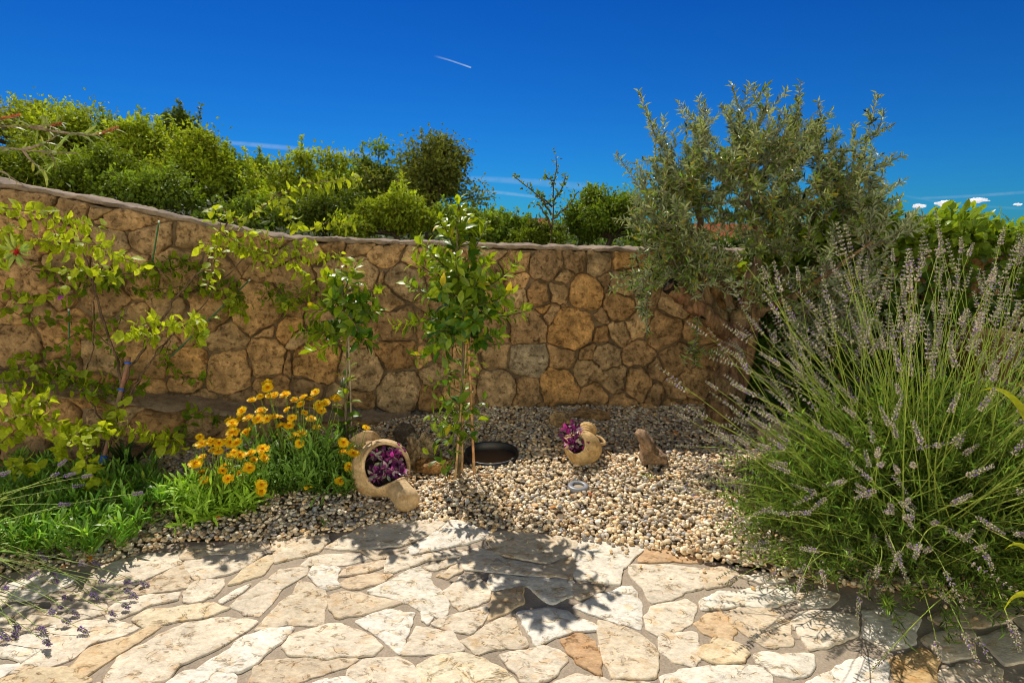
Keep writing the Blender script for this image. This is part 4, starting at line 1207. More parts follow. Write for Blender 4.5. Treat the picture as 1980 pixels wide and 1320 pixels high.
for b, k in tg:
    a = near_root(b); L = np.linalg.norm(b - a)
    if L > .75:
        a = b + (a - b) / L * .75; L = .75
    path = shoot(a, b, int(30 + 92 * L))
    for q in range(3 if k == 0 else 2):
        j_ = random.randint(3, 9); T = nrm(path[j_ + 1] - path[j_])
        d = nrm(T + rng.normal(0, .6, 3) + [0, 0, .2]); l_ = random.uniform(.10, .24)
        shoot(path[j_], path[j_] + d * l_, int(14 + 92 * l_), .1)
ms.build("twigs", M['bark'], olive); lb.mb().build("crown", M['olive'], olive, smooth=False)
print("olive leaves", sum(len(p) for p in lb.P))

# ------------------------------------------------------------------ laurel hedge on the right
hedge = thing("laurel_hedge", (3.1, 3.9, 0), "clipped laurel hedge with broad glossy light green leaves at the right edge", "hedge")
lb = LB(LEAF_B)
n = 12000
hx0, hy0, hx1, hy1 = 1.72, 4.22, 4.6, 2.95
t = rng.uniform(0, 1, n); top = rng.uniform(0, 1, n) < .45
cx = hx0 + (hx1 - hx0) * t; cy = hy0 + (hy1 - hy0) * t
dv = np.array([hx1 - hx0, hy1 - hy0]); dv /= np.linalg.norm(dv); nv = np.array([dv[1], -dv[0]])
if nv[1] > 0: nv = -nv
dep = np.where(top, rng.uniform(-.55, .05, n), rng.uniform(-.12, .07, n))
hz = 1.41 + .04 * np.sin(cx * 3) + .03 * np.sin(cx * 11 + 1) - .12 * (t < .1)
z = np.where(top, hz + rng.normal(0, .05, n), rng.uniform(.0, 1, n) * hz)
P = np.stack([cx + nv[0] * dep, cy + nv[1] * dep, z], 1)
out = np.where(top[:, None], np.array([[0, 0, 1.]]), np.array([[nv[0], nv[1], .4]]))
D = nrm(out * .8 + rng.normal(0, .65, (n, 3))); N = out + rng.normal(0, .45, (n, 3))
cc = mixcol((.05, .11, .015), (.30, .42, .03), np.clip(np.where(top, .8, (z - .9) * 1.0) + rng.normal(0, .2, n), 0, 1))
L = .085 * rng.uniform(.7, 1.2, n)
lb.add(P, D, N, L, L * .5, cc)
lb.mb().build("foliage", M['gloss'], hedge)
ms = MB()
for k in range(9):
    tt = (k + .5) / 9; b = np.array([hx0 + (hx1 - hx0) * tt, hy0 + (hy1 - hy0) * tt + .2, 0])
    for q in range(5):
        e = b + np.array([random.uniform(-.25, .25), random.uniform(-.2, .2), random.uniform(1.1, 1.5)])
        tube(ms, bez(b, (b + e) / 2 + rng.normal(0, .05, 3), e, 6), np.linspace(.016, .005, 6), 5, (.15, .11, .07))
ms.build("stems", M['bark'], hedge)

# ------------------------------------------------------------------ lavender
octa = (np.array([[1, 0, 0], [-.0, 0, 0], [.5, .5, 0], [.5, -.5, 0], [.5, 0, .5], [.5, 0, -.5]], float), [np.array([[0, 2, 4], [0, 4, 3], [0, 3, 5], [0, 5, 2], [1, 4, 2], [1, 3, 4], [1, 5, 3], [1, 2, 5]])])


def spike_mb(L, seed, viol=.25, base=(.42, .35, .34)):
    """a lavender flower head along +x, length L"""
    r_ = np.random.default_rng(seed); mb = MB(); P = []; D = []; S = []; C = []
    nw = r_.integers(6, 10)
    xs = np.concatenate([[-.22 * L], np.linspace(0, L, nw)]) if r_.random() < .5 else np.linspace(0, L, nw)
    for i_, x in enumerate(xs):
        k = r_.integers(5, 8); wv = .0086 * (1 - .45 * max(x, 0) / L)
        for q in range(k):
            a = q / k * 6.28 + i_ * .5 + r_.normal(0, .2)
            d = np.array([.75, math.cos(a), math.sin(a)]); d /= np.linalg.norm(d)
            P.append((x + r_.normal(0, .001), math.cos(a) * .002, math.sin(a) * .002)); D.append(d); l_ = wv * 1.35 * r_.uniform(.8, 1.2); S.append((l_, l_ * .55, l_ * .55))
            c = np.array(base) * r_.uniform(.7, 1.35)
            if r_.random() < viol: c = np.array((.33, .20, .62)) * r_.uniform(.7, 1.2)
            elif r_.random() < .3: c = np.array((.30, .34, .16)) * r_.uniform(.8, 1.2)
            C.append(c)
    P = np.array(P); D = np.array(D)
    inst(mb, octa[0], octa[1], P, frames(D, np.array([[0, .3, 1.]] * len(P))), np.array(S), np.array(C))
    tube(mb, np.array([[-.23 * L, 0, 0], [L, 0, 0]]), .0012, 4, (.2, .25, .1))
    return mb


def make_lavender(th, base, nst, dirfn, fol, flen=.085, group=None, big=1.0, viol=.13, basecol=(.55, .48, .42), stemcol=(.36, .46, .08), nkeep=100):
    ms = MB(); tips = []
    for k in range(nst):
        p0, d, L = dirfn()
        droop = .10 * L * (1 - abs(d[2]))
        e = p0 + d * L + np.array([0, 0, -droop]) + rng.normal(0, .015, 3)
        m = p0 + d * L * .5 + np.array([0, 0, droop * .8]) + rng.normal(0, .02, 3)
        e[2] = max(e[2], .03)
        path = bez(p0, m, e, 9)
        tube(ms, path, np.linspace(.0024, .0013, 9) * big, 4, tintvar(stemcol, 9, .12), cap=False)
        T = nrm(path[-1] - path[-2]); tips.append((path[-1], T))
        if random.random() < .25:   # side stalk
            j_ = random.randint(5, 7); d2 = nrm(T + rng.normal(0, .5, 3)); e2 = path[j_] + d2 * random.uniform(.06, .14)
            tube(ms, bez(path[j_], (path[j_] + e2) / 2 + T * .02, e2, 5), np.linspace(.0014, .001, 5) * big, 3, stemcol, cap=False); tips.append((e2, nrm(d2 + T * .5)))
    ms.build("stems", M['lav'], th)
    variants = [spike_mb(flen * 1.22 * big * f, 100 + i_, viol, basecol) for i_, f in enumerate((.6, .8, 1.0, 1.0, 1.2, 1.35))]
    # the largest in view become parts, the rest one stuff part
    def score(t):
        p = t[0]
        if p[1] < .3: return 1e9
        x, y = project(p)
        if not (0 < x < 1980 and 0 < y < 1320): return 1e6 + p[1]
        return p[1]
    tips.sort(key=score)
    meshes = []
    rest = MB()
    for i_, (p, T) in enumerate(tips):
        v = random.randrange(len(variants))
        Mx = frames(T[None], rand_dirs(1))[0]
        if i_ < nkeep:
            if len(meshes) <= v or True:
                key = ("%s_%d" % (th.name, v))
                if key not in SPK:
                    o = variants[v].build("flower_spike", M['lav'], th); SPK[key] = o; first = o
                else:
                    first = SPK[key].copy(); COL.objects.link(first); first.parent = th
                first.location = Vector(p) - th.location
                from mathutils import Matrix
                first.rotation_euler = Matrix(Mx.tolist()).to_euler()
        else:
            V = np.concatenate(variants[v].V) @ Mx.T + p
            fs = variants[v].Fc
            off = 0
            rest.add(V, fs, np.concatenate(variants[v].C))
    if rest.n:
        o = rest.build("flower_spikes", M['lav'], th); o["kind"] = "stuff"
    # leafy mound
    lb = LB(LEAF_S); mw = MB()
    for k in range(fol['n']):
        p0, d, L = fol['fn']()
        path = bez(p0, p0 + d * L * .5 + [0, 0, .01], p0 + d * L, 6)
        tube(mw, path, np.linspace(.0024, .0012, 6), 3, tintvar((.30, .40, .07), 6, .2), cap=False)
        m = fol.get('m', 16)
        P, D, N = twig(path, m, .6, .1, .2, jit=.2, pair=True)
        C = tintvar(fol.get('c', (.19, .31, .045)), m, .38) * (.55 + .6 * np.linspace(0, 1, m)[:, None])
        ll = fol.get('l', .042) * rng.uniform(.7, 1.3, m)
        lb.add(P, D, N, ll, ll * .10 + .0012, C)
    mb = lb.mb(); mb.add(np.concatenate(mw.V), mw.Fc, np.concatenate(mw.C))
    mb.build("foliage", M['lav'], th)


SPK = {}
LC = np.array([1.93, 2.36, 0.0])
lav = thing("lavender_bush", LC, "huge flowering lavender bush with arching spikes filling the right side", "lavender")


def lav_dir():
    while True:
        d = rand_dirs(1)[0]
        if d[2] < .02: continue
        if d[0] < -.45 and random.random() < .35: continue
        if random.random() > (.35 + .65 * d[2]) and random.random() < .3: continue
        break
    p0 = LC + np.array([d[0] * .48, d[1] * .3, .18 + .3 * d[2]]) + rng.normal(0, 1, 3) * [.16, .12, .12]
    toward = max(0, -d[1]); vary = random.uniform(.62, 1.0)
    L = .50 + .50 * d[2] + rng.normal(0, .12) + .06 * max(0, -d[0]) * (1 - d[2]) - .10 * toward * (1 - d[2])
    dd_ = nrm(d + np.array([.05, -.02, .06]) + rng.normal(0, .19, 3))
    L *= vary
    while True:
        e_ = p0 + dd_ * L
        if L < .3 or e_[1] < .5 or project(e_)[1] > 490 + 35 * math.sin(e_[0] * 9): break
        L *= .93
    return p0, dd_, L


def lav_fol():
    while True:
        d = rand_dirs(1)[0]
        if d[2] > -.05: break
    r = random.uniform(.35, 1.0)
    p0 = LC + np.array([d[0] * .80 * r, d[1] * .48 * r, .05 + .62 * d[2] * r])
    return p0, nrm(d + [0, 0, .45] + rng.normal(0, .4, 3)), random.uniform(.12, .30)


make_lavender(lav, LC, 820, lav_dir, dict(n=2800, fn=lav_fol, m=16))

LL = np.array([at(-190, 1080, 2.35)[0], 2.3, 0.0])
lav2 = thing("lavender_plant", LL, "smaller lavender at the left edge with long stalks and dark violet heads over the paving", "lavender")
LT = [(125, 908), (150, 918), (93, 940), (248, 943), (128, 1030), (256, 1110), (245, 1120), (117, 1143), (183, 1163), (8, 1200), (78, 1215), (30, 1190), (190, 1115), (240, 1117), (60, 1050), (100, 1060), (70, 1050), (180, 1080), (115, 1185), (20, 1195), (5, 900), (40, 1000), (170, 1135), (60, 1190), (130, 1150)]
lti = iter(LT * 2)
def lav2_dir():
    t_ = next(lti, None)
    p0 = LL + np.array([random.uniform(-.1, .2), random.uniform(-.15, .15), random.uniform(.05, .2)])
    if t_ is None or random.random() < .0:
        e = at(random.uniform(-40, 170), random.uniform(960, 1130), random.uniform(2.0, 2.6))
    else:
        Yt_ = random.uniform(2.15, 2.7) if t_[1] < 1060 else None
        e = at(t_[0], t_[1], Yt_) if Yt_ else gp(t_[0], t_[1], random.uniform(.04, .12))
        e = e + rng.normal(0, .02, 3)
    d = e - p0; L = np.linalg.norm(d); return p0, d / L, L
def lav2_fol():
    d = rand_dirs(1)[0]; d[2] = abs(d[2])
    p0 = LL + np.array([random.uniform(-.3, .42), random.uniform(-.2, .25), random.uniform(.02, .12)])
    return p0, nrm(d * [1, 1, .6] + [.35, 0, .15]), random.uniform(.08, .16)
make_lavender(lav2, LL, 34, lav2_dir, dict(n=560, fn=lav2_fol, m=16, l=.055, c=(.44, .56, .16)), flen=.028, viol=.4, basecol=(.34, .29, .36), stemcol=(.40, .50, .14), nkeep=60)

# ------------------------------------------------------------------ coreopsis clumps
def petal_flower(seed):
    r_ = np.random.default_rng(seed); mb = MB()
    for layer, (n, l, tilt, c) in enumerate([(10, .034, .15, (1.0, .66, .014)), (9, .029, .45, (1.0, .74, .02)), (8, .021, .8, (1.0, .66, .014)), (6, .012, 1.1, (1.0, .46, .012))]):
        a = np.arange(n) / n * 6.283 + layer * .37 + r_.normal(0, .08, n)
        tl = tilt + r_.normal(0, .12, n)
        D = np.stack([np.cos(a) * np.cos(tl), np.sin(a) * np.cos(tl), np.sin(tl)], 1)
        P = np.stack([np.cos(a) * .003, np.sin(a) * .003, np.full(n, .001 * layer)], 1)
        ll = l * r_.uniform(.85, 1.1, n)
        T = np.array([[0, 0, 0], [.55, .5, .03], [.95, .38, 0], [.88, .12, -.02], [1, 0, -.0], [.88, -.12, -.02], [.95, -.38, 0], [.55, -.5, .03]], float)
        inst(mb, T, [np.array([[0, 1, 2], [0, 2, 3], [0, 3, 4], [0, 4, 5], [0, 5, 6], [0, 6, 7]])[:, ::-1]], P, frames(D, np.array([[0, 0, 1.]] * n)), np.stack([ll, ll * .62, ll], 1), tintvar(c, n, .07, .03))
    V, Fq = icos(1); mb.add(V * [.006, .006, .005] + [0, 0, .006], [Fq], (.55, .22, .01))
    tube(mb, np.array([[0, 0, -.008], [0, 0, 0.0]]), [.004, .008], 6, (.12, .2, .03))
    return mb


FLW = [petal_flower(i_) for i_ in range(4)]
PET = {}


def coreopsis(name, label, basepx, flowers, fol_n, spreadr, Yj=.14, leafcol=(.09, .17, .02), lab2=None, yb=None, foh=.22, shift=0):
    b = bedpt(*basepx)
    th = thing(name, b, label, "flower clump", "orange coreopsis clumps")
    ms = MB()
    for i_, (x, y) in enumerate(flowers):
        Yf = b[1] + random.uniform(-Yj, Yj)
        e = at(x, y, Yf)
        if e[2] < .05: e = at(x, y, b[1] - .15)
        p0 = b + np.array([(e[0] - b[0]) * .45, (e[1] - b[1]) * .4, .01]) + rng.normal(0, .015, 3) * [1, 1, 0]
        path = bez(p0, (p0 * .4 + e * .6) + [0, 0, .04], e, 9)
        T = nrm(path[-1] - path[-2]); Nn = nrm(T * .8 + np.array([0.05, -.55, .6]) + rng.normal(0, .3, 3))
        tube(ms, path, np.linspace(.0024, .0015, 9), 5, (.20, .30, .05), cap=False)
        v = random.randrange(4)
        if v not in PET: o = FLW[v].build("flower", M['petal'], th); PET[v] = o
        else: o = PET[v].copy(); COL.objects.link(o); o.parent = th
        o.location = Vector(e) - th.location
        o.rotation_euler = Vector(Nn).to_track_quat('Z', 'Y').to_euler()
        s_ = random.uniform(.62, 1.02); o.scale = (s_, s_, s_ * random.uniform(.8, 1.2))
    for k in range(int(len(flowers) * .5)):  # buds
        x, y = random.choice(flowers); e = at(x + random.uniform(-30, 30), y + random.uniform(-10, 30), b[1] + random.uniform(-Yj, Yj))
        if e[2] < .08: continue
        p0 = b + np.array([(e[0] - b[0]) * .5, 0, 0]); path = bez(p0, (p0 * .4 + e * .6) + [0, 0, .03], e, 7)
        tube(ms, path, .0014, 4, (.22, .32, .06), cap=False)
        V, Fq = icos(1); ms.add(V * .0065 + e, [Fq], (.35, .34, .05))
    ms.build("stems", M['lav'], th)
    lb = LB(LEAF_N)
    for k in range(fol_n):
        a = random.uniform(0, 6.28); r = math.sqrt(random.random()) * spreadr
        p0 = b + np.array([math.cos(a) * r + shift * r, math.sin(a) * r * .8, 0])
        d = nrm(np.array([math.cos(a) * .4, math.sin(a) * .4, 1]) + rng.normal(0, .3, 3)); L = foh * random.uniform(.4, 1.15) * (1.15 - .5 * r / spreadr)
        path = bez(p0, p0 + d * L * .5, p0 + d * L, 6)
        m = 9
        P, D, N = twig(path, m, .6, .05, .3, jit=.25, pair=True)
        ll = .065 * rng.uniform(.6, 1.25, m)
        lb.add(P, D, N, ll, ll * .2, mixcol(np.array(leafcol) * .8, np.array(leafcol) * 1.9, np.clip(np.linspace(0, 1, m) + rng.normal(0, .2, m), 0, 1)))
    lb.mb().build("foliage", M['lav'], th)
    return th


f1 = [(1160, 915), (1170, 955), (1225, 945), (1240, 990), (1175, 1030), (1135, 1070), (1195, 1105), (1300, 940), (1375, 950), (1360, 1005), (1290, 1110), (1345, 1145), (1440, 1080), (1455, 1010), (1525, 985), (1530, 1035), (1215, 1195), (1275, 1200), (1515, 1190), (1350, 890), (1265, 1000), (1335, 945), (1310, 1090), (1390, 1020), (1270, 950)]
f2 = [(1550, 605), (1510, 680), (1560, 675), (1655, 670), (1710, 700), (1760, 685), (1800, 695), (1830, 655), (1945, 690), (1850, 730), (1890, 715), (1405, 765), (1440, 805), (1515, 765), (1550, 810), (1620, 800), (1665, 757), (1765, 775), (1805, 810), (1680, 850), (1865, 765), (1835, 860), (1330, 820), (1455, 865), (1490, 830), (1630, 850), (1700, 905), (1750, 895), (1430, 905), (1810, 1145)]
f1 = [(x / 3, 540 + y / 3) for x, y in f1]; f2 = [(x / 3, 540 + y / 3) for x, y in f2]
f1 += [(x + random.uniform(-22, 22), y + random.uniform(10, 60)) for x, y in random.sample(f1, 12)]; f2 += [(x + random.uniform(-20, 20), y + random.uniform(-8, 20)) for x, y in random.sample(f2, 14)]
coreopsis("coreopsis_clump", "front clump of orange double daisies with bright green leaves nearest the paving", (425, 982), f1, 280, .19, leafcol=(.20, .33, .03), foh=.21)
coreopsis("coreopsis_clump", "taller rear clump of orange double daisies with dark green leaves before the stone ledge", (575, 930), f2, 320, .24, leafcol=(.10, .19, .025), foh=.34)
coreopsis("coreopsis_clump", "small orange daisy group beside the big broken amphora", (655, 945), [(708, 827), (664, 855), (676, 862), (664, 875), (683, 877), (675, 902), (674, 917), (652, 773), (658, 930)], 80, .14, leafcol=(.10, .19, .025), foh=.18)

# ------------------------------------------------------------------ succulent ground cover
lb = LB(LEAF_N)
n = 0
for k in range(900):
    px_ = random.uniform(-60, 330); py_ = random.uniform(925, 1092)
    lim = 1092 - max(0, (px_ - 230)) * .95
    if py_ > lim or (px_ > 180 and py_ > 1085 - (px_ - 180) * .2): continue
    b = bedpt(px_, py_)
    if b[1] > bed_back(b[0]) - .02: continue
    m = random.randint(5, 9); a = rng.uniform(0, 6.28, m); el = rng.uniform(.35, 1.3, m)
    D = np.stack([np.cos(a) * np.cos(el), np.sin(a) * np.cos(el), np.sin(el)], 1) + [0.1, -.1, 0]
    hgt = random.uniform(.02, .14)
    P = np.repeat((b + [0, 0, hgt])[None], m, 0) + rng.normal(0, .006, (m, 3))
    ll = random.uniform(.06, .095) * rng.uniform(.7, 1.15, m)
    lb.add(P, D, np.array([[0, 0, 1.]] * m) + rng.normal(0, .2, (m, 3)), ll, ll * .15, tintvar((.24, .44, .06), m, .25) * (1.25 if random.random() < .4 else .85))
tag(lb.mb().build("succulent_groundcover", M['gloss']), "dense green finger-leaved succulent mat at the left edge of the bed", "ground cover", kind="stuff")

def blade_clump(name, label, base, n, L, W, col, lean=.5, up=.9, matk='lav', cat="plant", tpl=LEAF_N, group=None):
    th = thing(name, base, label, cat, group); lb = LB(tpl)
    a = rng.uniform(0, 6.28, n); el = rng.uniform(lean, up, n)
    D = np.stack([np.cos(a) * np.cos(el), np.sin(a) * np.cos(el), np.sin(el)], 1)
    ll = L * rng.uniform(.6, 1.15, n)
    lb.add(np.asarray(base)[None] + D * .01 + rng.normal(0, .012, (n, 3)) * [1, 1, .3], D, np.array([[0, 0, 1.]] * n) + rng.normal(0, .2, (n, 3)), ll, W * rng.uniform(.7, 1.1, n), tintvar(col, n, .25))
    lb.mb().build("leaves", M[matk], th); return th
blade_clump("rosette_plant", "dark strap leaved rosette by the foot of the wooden stake", bedpt(250, 915) + [0, 0, .03], 60, .20, .018, (.05, .10, .02), .3, 1.4)
blade_clump("rosette_plant", "grey green rosette at far left in the shade of the ledge", bedpt(85, 925) + [0, 0, .06], 50, .13, .014, (.09, .13, .05), .2, 1.3)
blade_clump("weed_tuft", "tiny green weed in the gravel between the standing rock and the paving", bedpt(1252, 925), 26, .045, .006, (.14, .2, .02), .1, 1.1)
blade_clump("weed_tuft", "small leafy weed at the gravel edge above the left paving slabs", bedpt(630, 1015), 12, .04, .008, (.14, .24, .02), .2, 1.2)

# ------------------------------------------------------------------ amphoras
def revolve_pot(th, mouth, foot, prof, cut_c, cut_w, cut_r, name="body", th_=.013, col=(.62, .42, .22), rimcol=(.66, .47, .26), fs=(0, 1.01)):
    mouth = np.asarray(mouth, float); foot = np.asarray(foot, float)
    A = nrm(foot - mouth); Ln = np.linalg.norm(foot - mouth)
    ref = np.array([0, 0, 1.]); U = nrm(np.cross(A, ref)); W = np.cross(A, U)
    prof = np.array(prof, float)
    pr = smooth_path(np.concatenate([prof, np.zeros((len(prof), 1))], 1), 90)[:, :2]
    pr[:, 1] = np.maximum(pr[:, 1], .0)
    nS = 110; ang = np.linspace(0, 2 * np.pi, nS, endpoint=False)
    w = nrm(cut_w)
    def shell(off):
        t = pr[:, 0] * Ln; r = np.maximum(pr[:, 1] - off, .0)
        return mouth + A * t[:, None, None] + r[:, None, None] * (np.cos(ang)[None, :, None] * U + np.sin(ang)[None, :, None] * W)
    def inside(P):
        d = P - cut_c; h = d @ w; rad = np.linalg.norm(d - h[..., None] * w, axis=-1)
        return (rad < cut_r) & (h > -.02)
    mb = MB()
    for off, flip in ((0, False), (th_, True)):
        V = shell(off); k = len(pr)
        i = np.arange(k - 1)[:, None]; j = np.arange(nS)[None]
        a0 = i * nS + j; a1 = i * nS + (j + 1) % nS
        q = np.stack([a0, a1, a1 + nS, a0 + nS], -1).reshape(-1, 4)
        cen = V.reshape(-1, 3)[q].mean(1)
        q = q[~inside(cen)]
        if flip: q = q[:, ::-1]
        Vf = V.reshape(-1, 3)
        cc = np.array([fbm(v * 5, 2) for v in Vf[::7]]); cc = np.repeat(cc, 7)[:len(Vf)]
        if len(cc) < len(Vf): cc = np.concatenate([cc, np.zeros(len(Vf) - len(cc))])
        C = np.clip(np.array(col)[None] * (1 + .12 * cc[:, None]) * (1 if not flip else .6), .02, .9)
        mb.add(Vf, [q], C)
    mb.build(name, M['clay'], th)
    # rolled lip along the cut
    u2 = nrm(np.cross(w, [0, 0, 1.])); v2 = np.cross(w, u2); pts = []
    for ph in np.linspace(0, 2 * np.pi, 90):
        p0 = cut_c + cut_r * (math.cos(ph) * u2 + math.sin(ph) * v2)
        best = None
        for t_ in np.linspace(.35, -.05, 400):
            p = p0 + w * t_; d = p - mouth; ax = d @ A; rad = np.linalg.norm(d - ax * A)
            if 0 < ax < Ln and rad < np.interp(ax / Ln, pr[:, 0], pr[:, 1]) - th_ * .4: best = p; break
        if best is not None: pts.append(best)
    pts = np.array(pts)
    for _ in range(2): pts = (np.roll(pts, 1, 0) + pts * 2 + np.roll(pts, -1, 0)) / 4
    mr = MB(); pp = np.concatenate([pts, pts[:2]])
    tube(mr, pp, th_ * .78, 10, rimcol, cap=False)
    mr.build("cut_rim", M['clay'], th)
    # mouth lip
    mr = MB(); r0 = pr[0, 1]
    tube(mr, np.array([mouth + (r0 - .004) * (math.cos(a) * U + math.sin(a) * W) for a in np.linspace(0, 6.2832 + .1, 50)]), th_ * .75, 8, rimcol, cap=False)
    mr.build("mouth_lip", M['clay'], th)
    return A, U, W, Ln, pts


def trad(th_parent_loc, label, centers, n, spreadv, normal, group=None):
    """wandering purple plant leaves over the given points"""
    th = thing("purple_wandering_plant", th_parent_loc, label, "plant", "purple plants in the amphoras")
    lb = LB(LEAF_B); ms = MB()
    normal = nrm(normal)
    for k in range(n):
        c = np.asarray(random.choice(centers)) + rng.normal(0, 1, 3) * spreadv
        m = random.randint(4, 6); d0 = nrm(normal * .9 + rng.normal(0, .45, 3))
        tube(ms, np.array([c - d0 * .06, c - d0 * .02, c]), .002, 4, (.22, .05, .16))
        u = nrm(np.cross(d0, rand_dirs(1)[0])); v = np.cross(d0, u)
        a = np.arange(m) * 2.2 + random.random() * 6
        D = nrm(np.cos(a)[:, None] * u + np.sin(a)[:, None] * v + d0 * .55 + rng.normal(0, .15, (m, 3)))
        pal = [(.34, .03, .22), (.10, .012, .09), (.20, .03, .14), (.52, .38, .42), (.30, .33, .22), (.60, .06, .42), (.07, .01, .06), (.45, .42, .36)]
        C = np.array([random.choice(pal) for _ in range(m)]) * rng.uniform(.7, 1.15, (m, 1))
        L = .05 * rng.uniform(.55, 1.1, m)
        lb.add(np.repeat(c[None], m, 0), D, d0[None] + rng.normal(0, .3, (m, 3)), L, L * .48, C)
    lb.mb().build("leaves", M['purple'], th); ms.build("stems", M['purple'], th)
    return th


# big amphora
mouth = at(703, 866, 3.24); foot = at(797, 978, 2.74)
big = thing("amphora", (foot + mouth) / 2 * [1, 1, 0], "large broken terracotta amphora lying on the gravel, its round opening full of purple leaves", "amphora")
prof1 = [(0, .112), (.02, .108), (.06, .082), (.12, .072), (.2, .105), (.30, .160), (.41, .172), (.52, .145), (.63, .090), (.72, .066), (.82, .064), (.91, .066), (.97, .048), (1.0, .0)]
A = nrm(foot - mouth); Ln = np.linalg.norm(foot - mouth); cc0 = mouth + A * Ln * .42
w1 = np.array([.22, -.62, .75])
tgt = at(752, 903, cc0[1] - .11)
revolve_pot(big, mouth, foot, prof1, cc0 * .55 + tgt * .45 + np.array([.005, 0, .0]), w1, .126, col=(.60, .43, .24))
ctrs = [cc0 + nrm(w1) * h + np.array([.02, 0, 0]) for h in (.06, .08, .10)]
ms = MB()
wN = nrm(w1); uu = nrm(np.cross(wN, [0, 0, 1.])); vv = np.cross(wN, uu)
cs = cc0 + wN * .03 + [.02, 0, 0]
R_, Ph = np.meshgrid(np.linspace(0, .13, 9), np.linspace(0, 2 * np.pi, 28, endpoint=False), indexing='ij')
Vs = cs + R_.ravel()[:, None] * (np.cos(Ph.ravel())[:, None] * uu + np.sin(Ph.ravel())[:, None] * vv) + wN * (rng.normal(0, .004, R_.size) - .2 * R_.ravel() ** 2)[:, None]
i = np.arange(8)[:, None]; j = np.arange(28)[None]
q = np.stack([i * 28 + j, i * 28 + (j + 1) % 28, (i + 1) * 28 + (j + 1) % 28, (i + 1) * 28 + j], -1).reshape(-1, 4)
ms.add(Vs, [q], (.05, .035, .025)); ms.build("potting_soil", M['soil'], big)
pts_ = [cs + wN * random.uniform(.03, .075) + uu * random.uniform(-.08, .08) + vv * random.uniform(-.08, .08) for _ in range(60)]
trad(cs, "purple and pink striped leaves filling the opening of the large amphora", pts_, 62, .006, w1)

# small amphora
m2 = at(1137, 828, 3.52); f2_ = at(1119, 893, 3.26); f2_[2] = .075; m2[2] = max(m2[2], .18)
small = thing("amphora", (m2 + f2_) / 2 * [1, 1, 0], "small ochre amphora with a ribbed neck and one visible ear handle, tilted on the gravel", "amphora")
prof2 = [(0, .055), (.05, .056), (.09, .048), (.2, .050), (.27, .052), (.36, .088), (.52, .118), (.68, .112), (.84, .080), (.95, .045), (1, 0)]
A2 = nrm(f2_ - m2); L2 = np.linalg.norm(f2_ - m2); cc2 = m2 + A2 * L2 * .56
w2 = np.array([-.50, -.70, .5]); tg2 = at(1112, 860, cc2[1] - .1)
A2, U2, W2, L2, _ = revolve_pot(small, m2, f2_, prof2, cc2 * .5 + tg2 * .5, w2, .058, th_=.009, col=(.68, .47, .22), rimcol=(.70, .50, .26))
for sg in (1, -1):
    sd_ = nrm(U2 * sg + W2 * 0)
    if sd_[0] < 0 and sg == 1: pass
    a = m2 + A2 * L2 * .2 + sd_ * .047; b = m2 + A2 * L2 * .42 + sd_ * .100
    mh = MB(); tube(mh, smooth_path([a, a + sd_ * .045 + A2 * .008, b + sd_ * .03 - A2 * .015, b], 14), .010, 8, (.68, .47, .24)); mh.build("handle", M['clay'], small)
mh = MB()
for tt in (.13, .2):
    ce = m2 + A2 * L2 * tt
    tube(mh, np.array([ce + .051 * (math.cos(a) * U2 + math.sin(a) * W2) for a in np.linspace(0, 6.38, 40)]), .0035, 6, (.66, .46, .23), cap=False)
mh.build("neck_ridge", M['clay'], small)
wN = nrm(w2); c_ = cc2 * .6 + tg2 * .4
ps = [c_ + wN * random.uniform(0, .05) + rng.normal(0, .018, 3) for _ in range(20)] + [at(1090 + random.uniform(0, 22), 820 + random.uniform(0, 45), c_[1] - .05) for _ in range(16)] + [at(1112 + random.uniform(-6, 6), 822 + random.uniform(-8, 10), c_[1] - .02) for _ in range(5)]
tp_ = trad(c_, "pink flowered purple plant trailing out of the small ochre amphora", ps, 30, .004, w2 + [0, 0, .5])
mh = MB()
for k in range(14): tube(mh, bez(c_, c_ + wN * .05 + [0, 0, .03], ps[20 + k % 16], 6), .0018, 4, (.25, .06, .2), cap=False)
mh.build("stalks", M['purple'], tp_)

# ------------------------------------------------------------------ rocks
def rock(name, label, base, size, seed, col, cat="rock", sink=.25, rough=.28, freq=2.2, rot=0, group=None, skew=(0, 0), pits=0.0, sub=5):
    V, Fq = icos(sub)
    d = np.array([fbm(v * freq * .7 + seed * 3.1, 5) for v in V])
    ang = np.array([max(abs(v @ nrm(np.array(p))) for p in [(1, .3, .2), (-.4, 1, .1), (.1, .2, 1), (.7, -.6, .4), (-.6, -.3, .8)]) for v in V])
    r = (1 + rough * d) * (1.12 - .3 * ang)
    if pits: r = r - pits * np.clip(np.array([fbm(v * 7 + seed, 3) for v in V]), 0, 1)
    V = V * r[:, None] * np.asarray(size) * .5 * 1.1
    V[:, 0] += V[:, 2] * skew[0]; V[:, 1] += V[:, 2] * skew[1]
    ca, sa = math.cos(rot), math.sin(rot); V = V @ np.array([[ca, -sa, 0], [sa, ca, 0], [0, 0, 1]]).T
    V = V + np.asarray(base) + [0, 0, size[2] * (.5 - sink)]
    cc = np.array([fbm(v * 9 + seed, 3) for v in V])
    mb = MB(); mb.add(V, [Fq], np.clip(np.asarray(col)[None] * (1 + .5 * cc[:, None]), .02, .9))
    o = mb.build(name, M['rock'], loc=base); tag(o, label, cat, group); return o

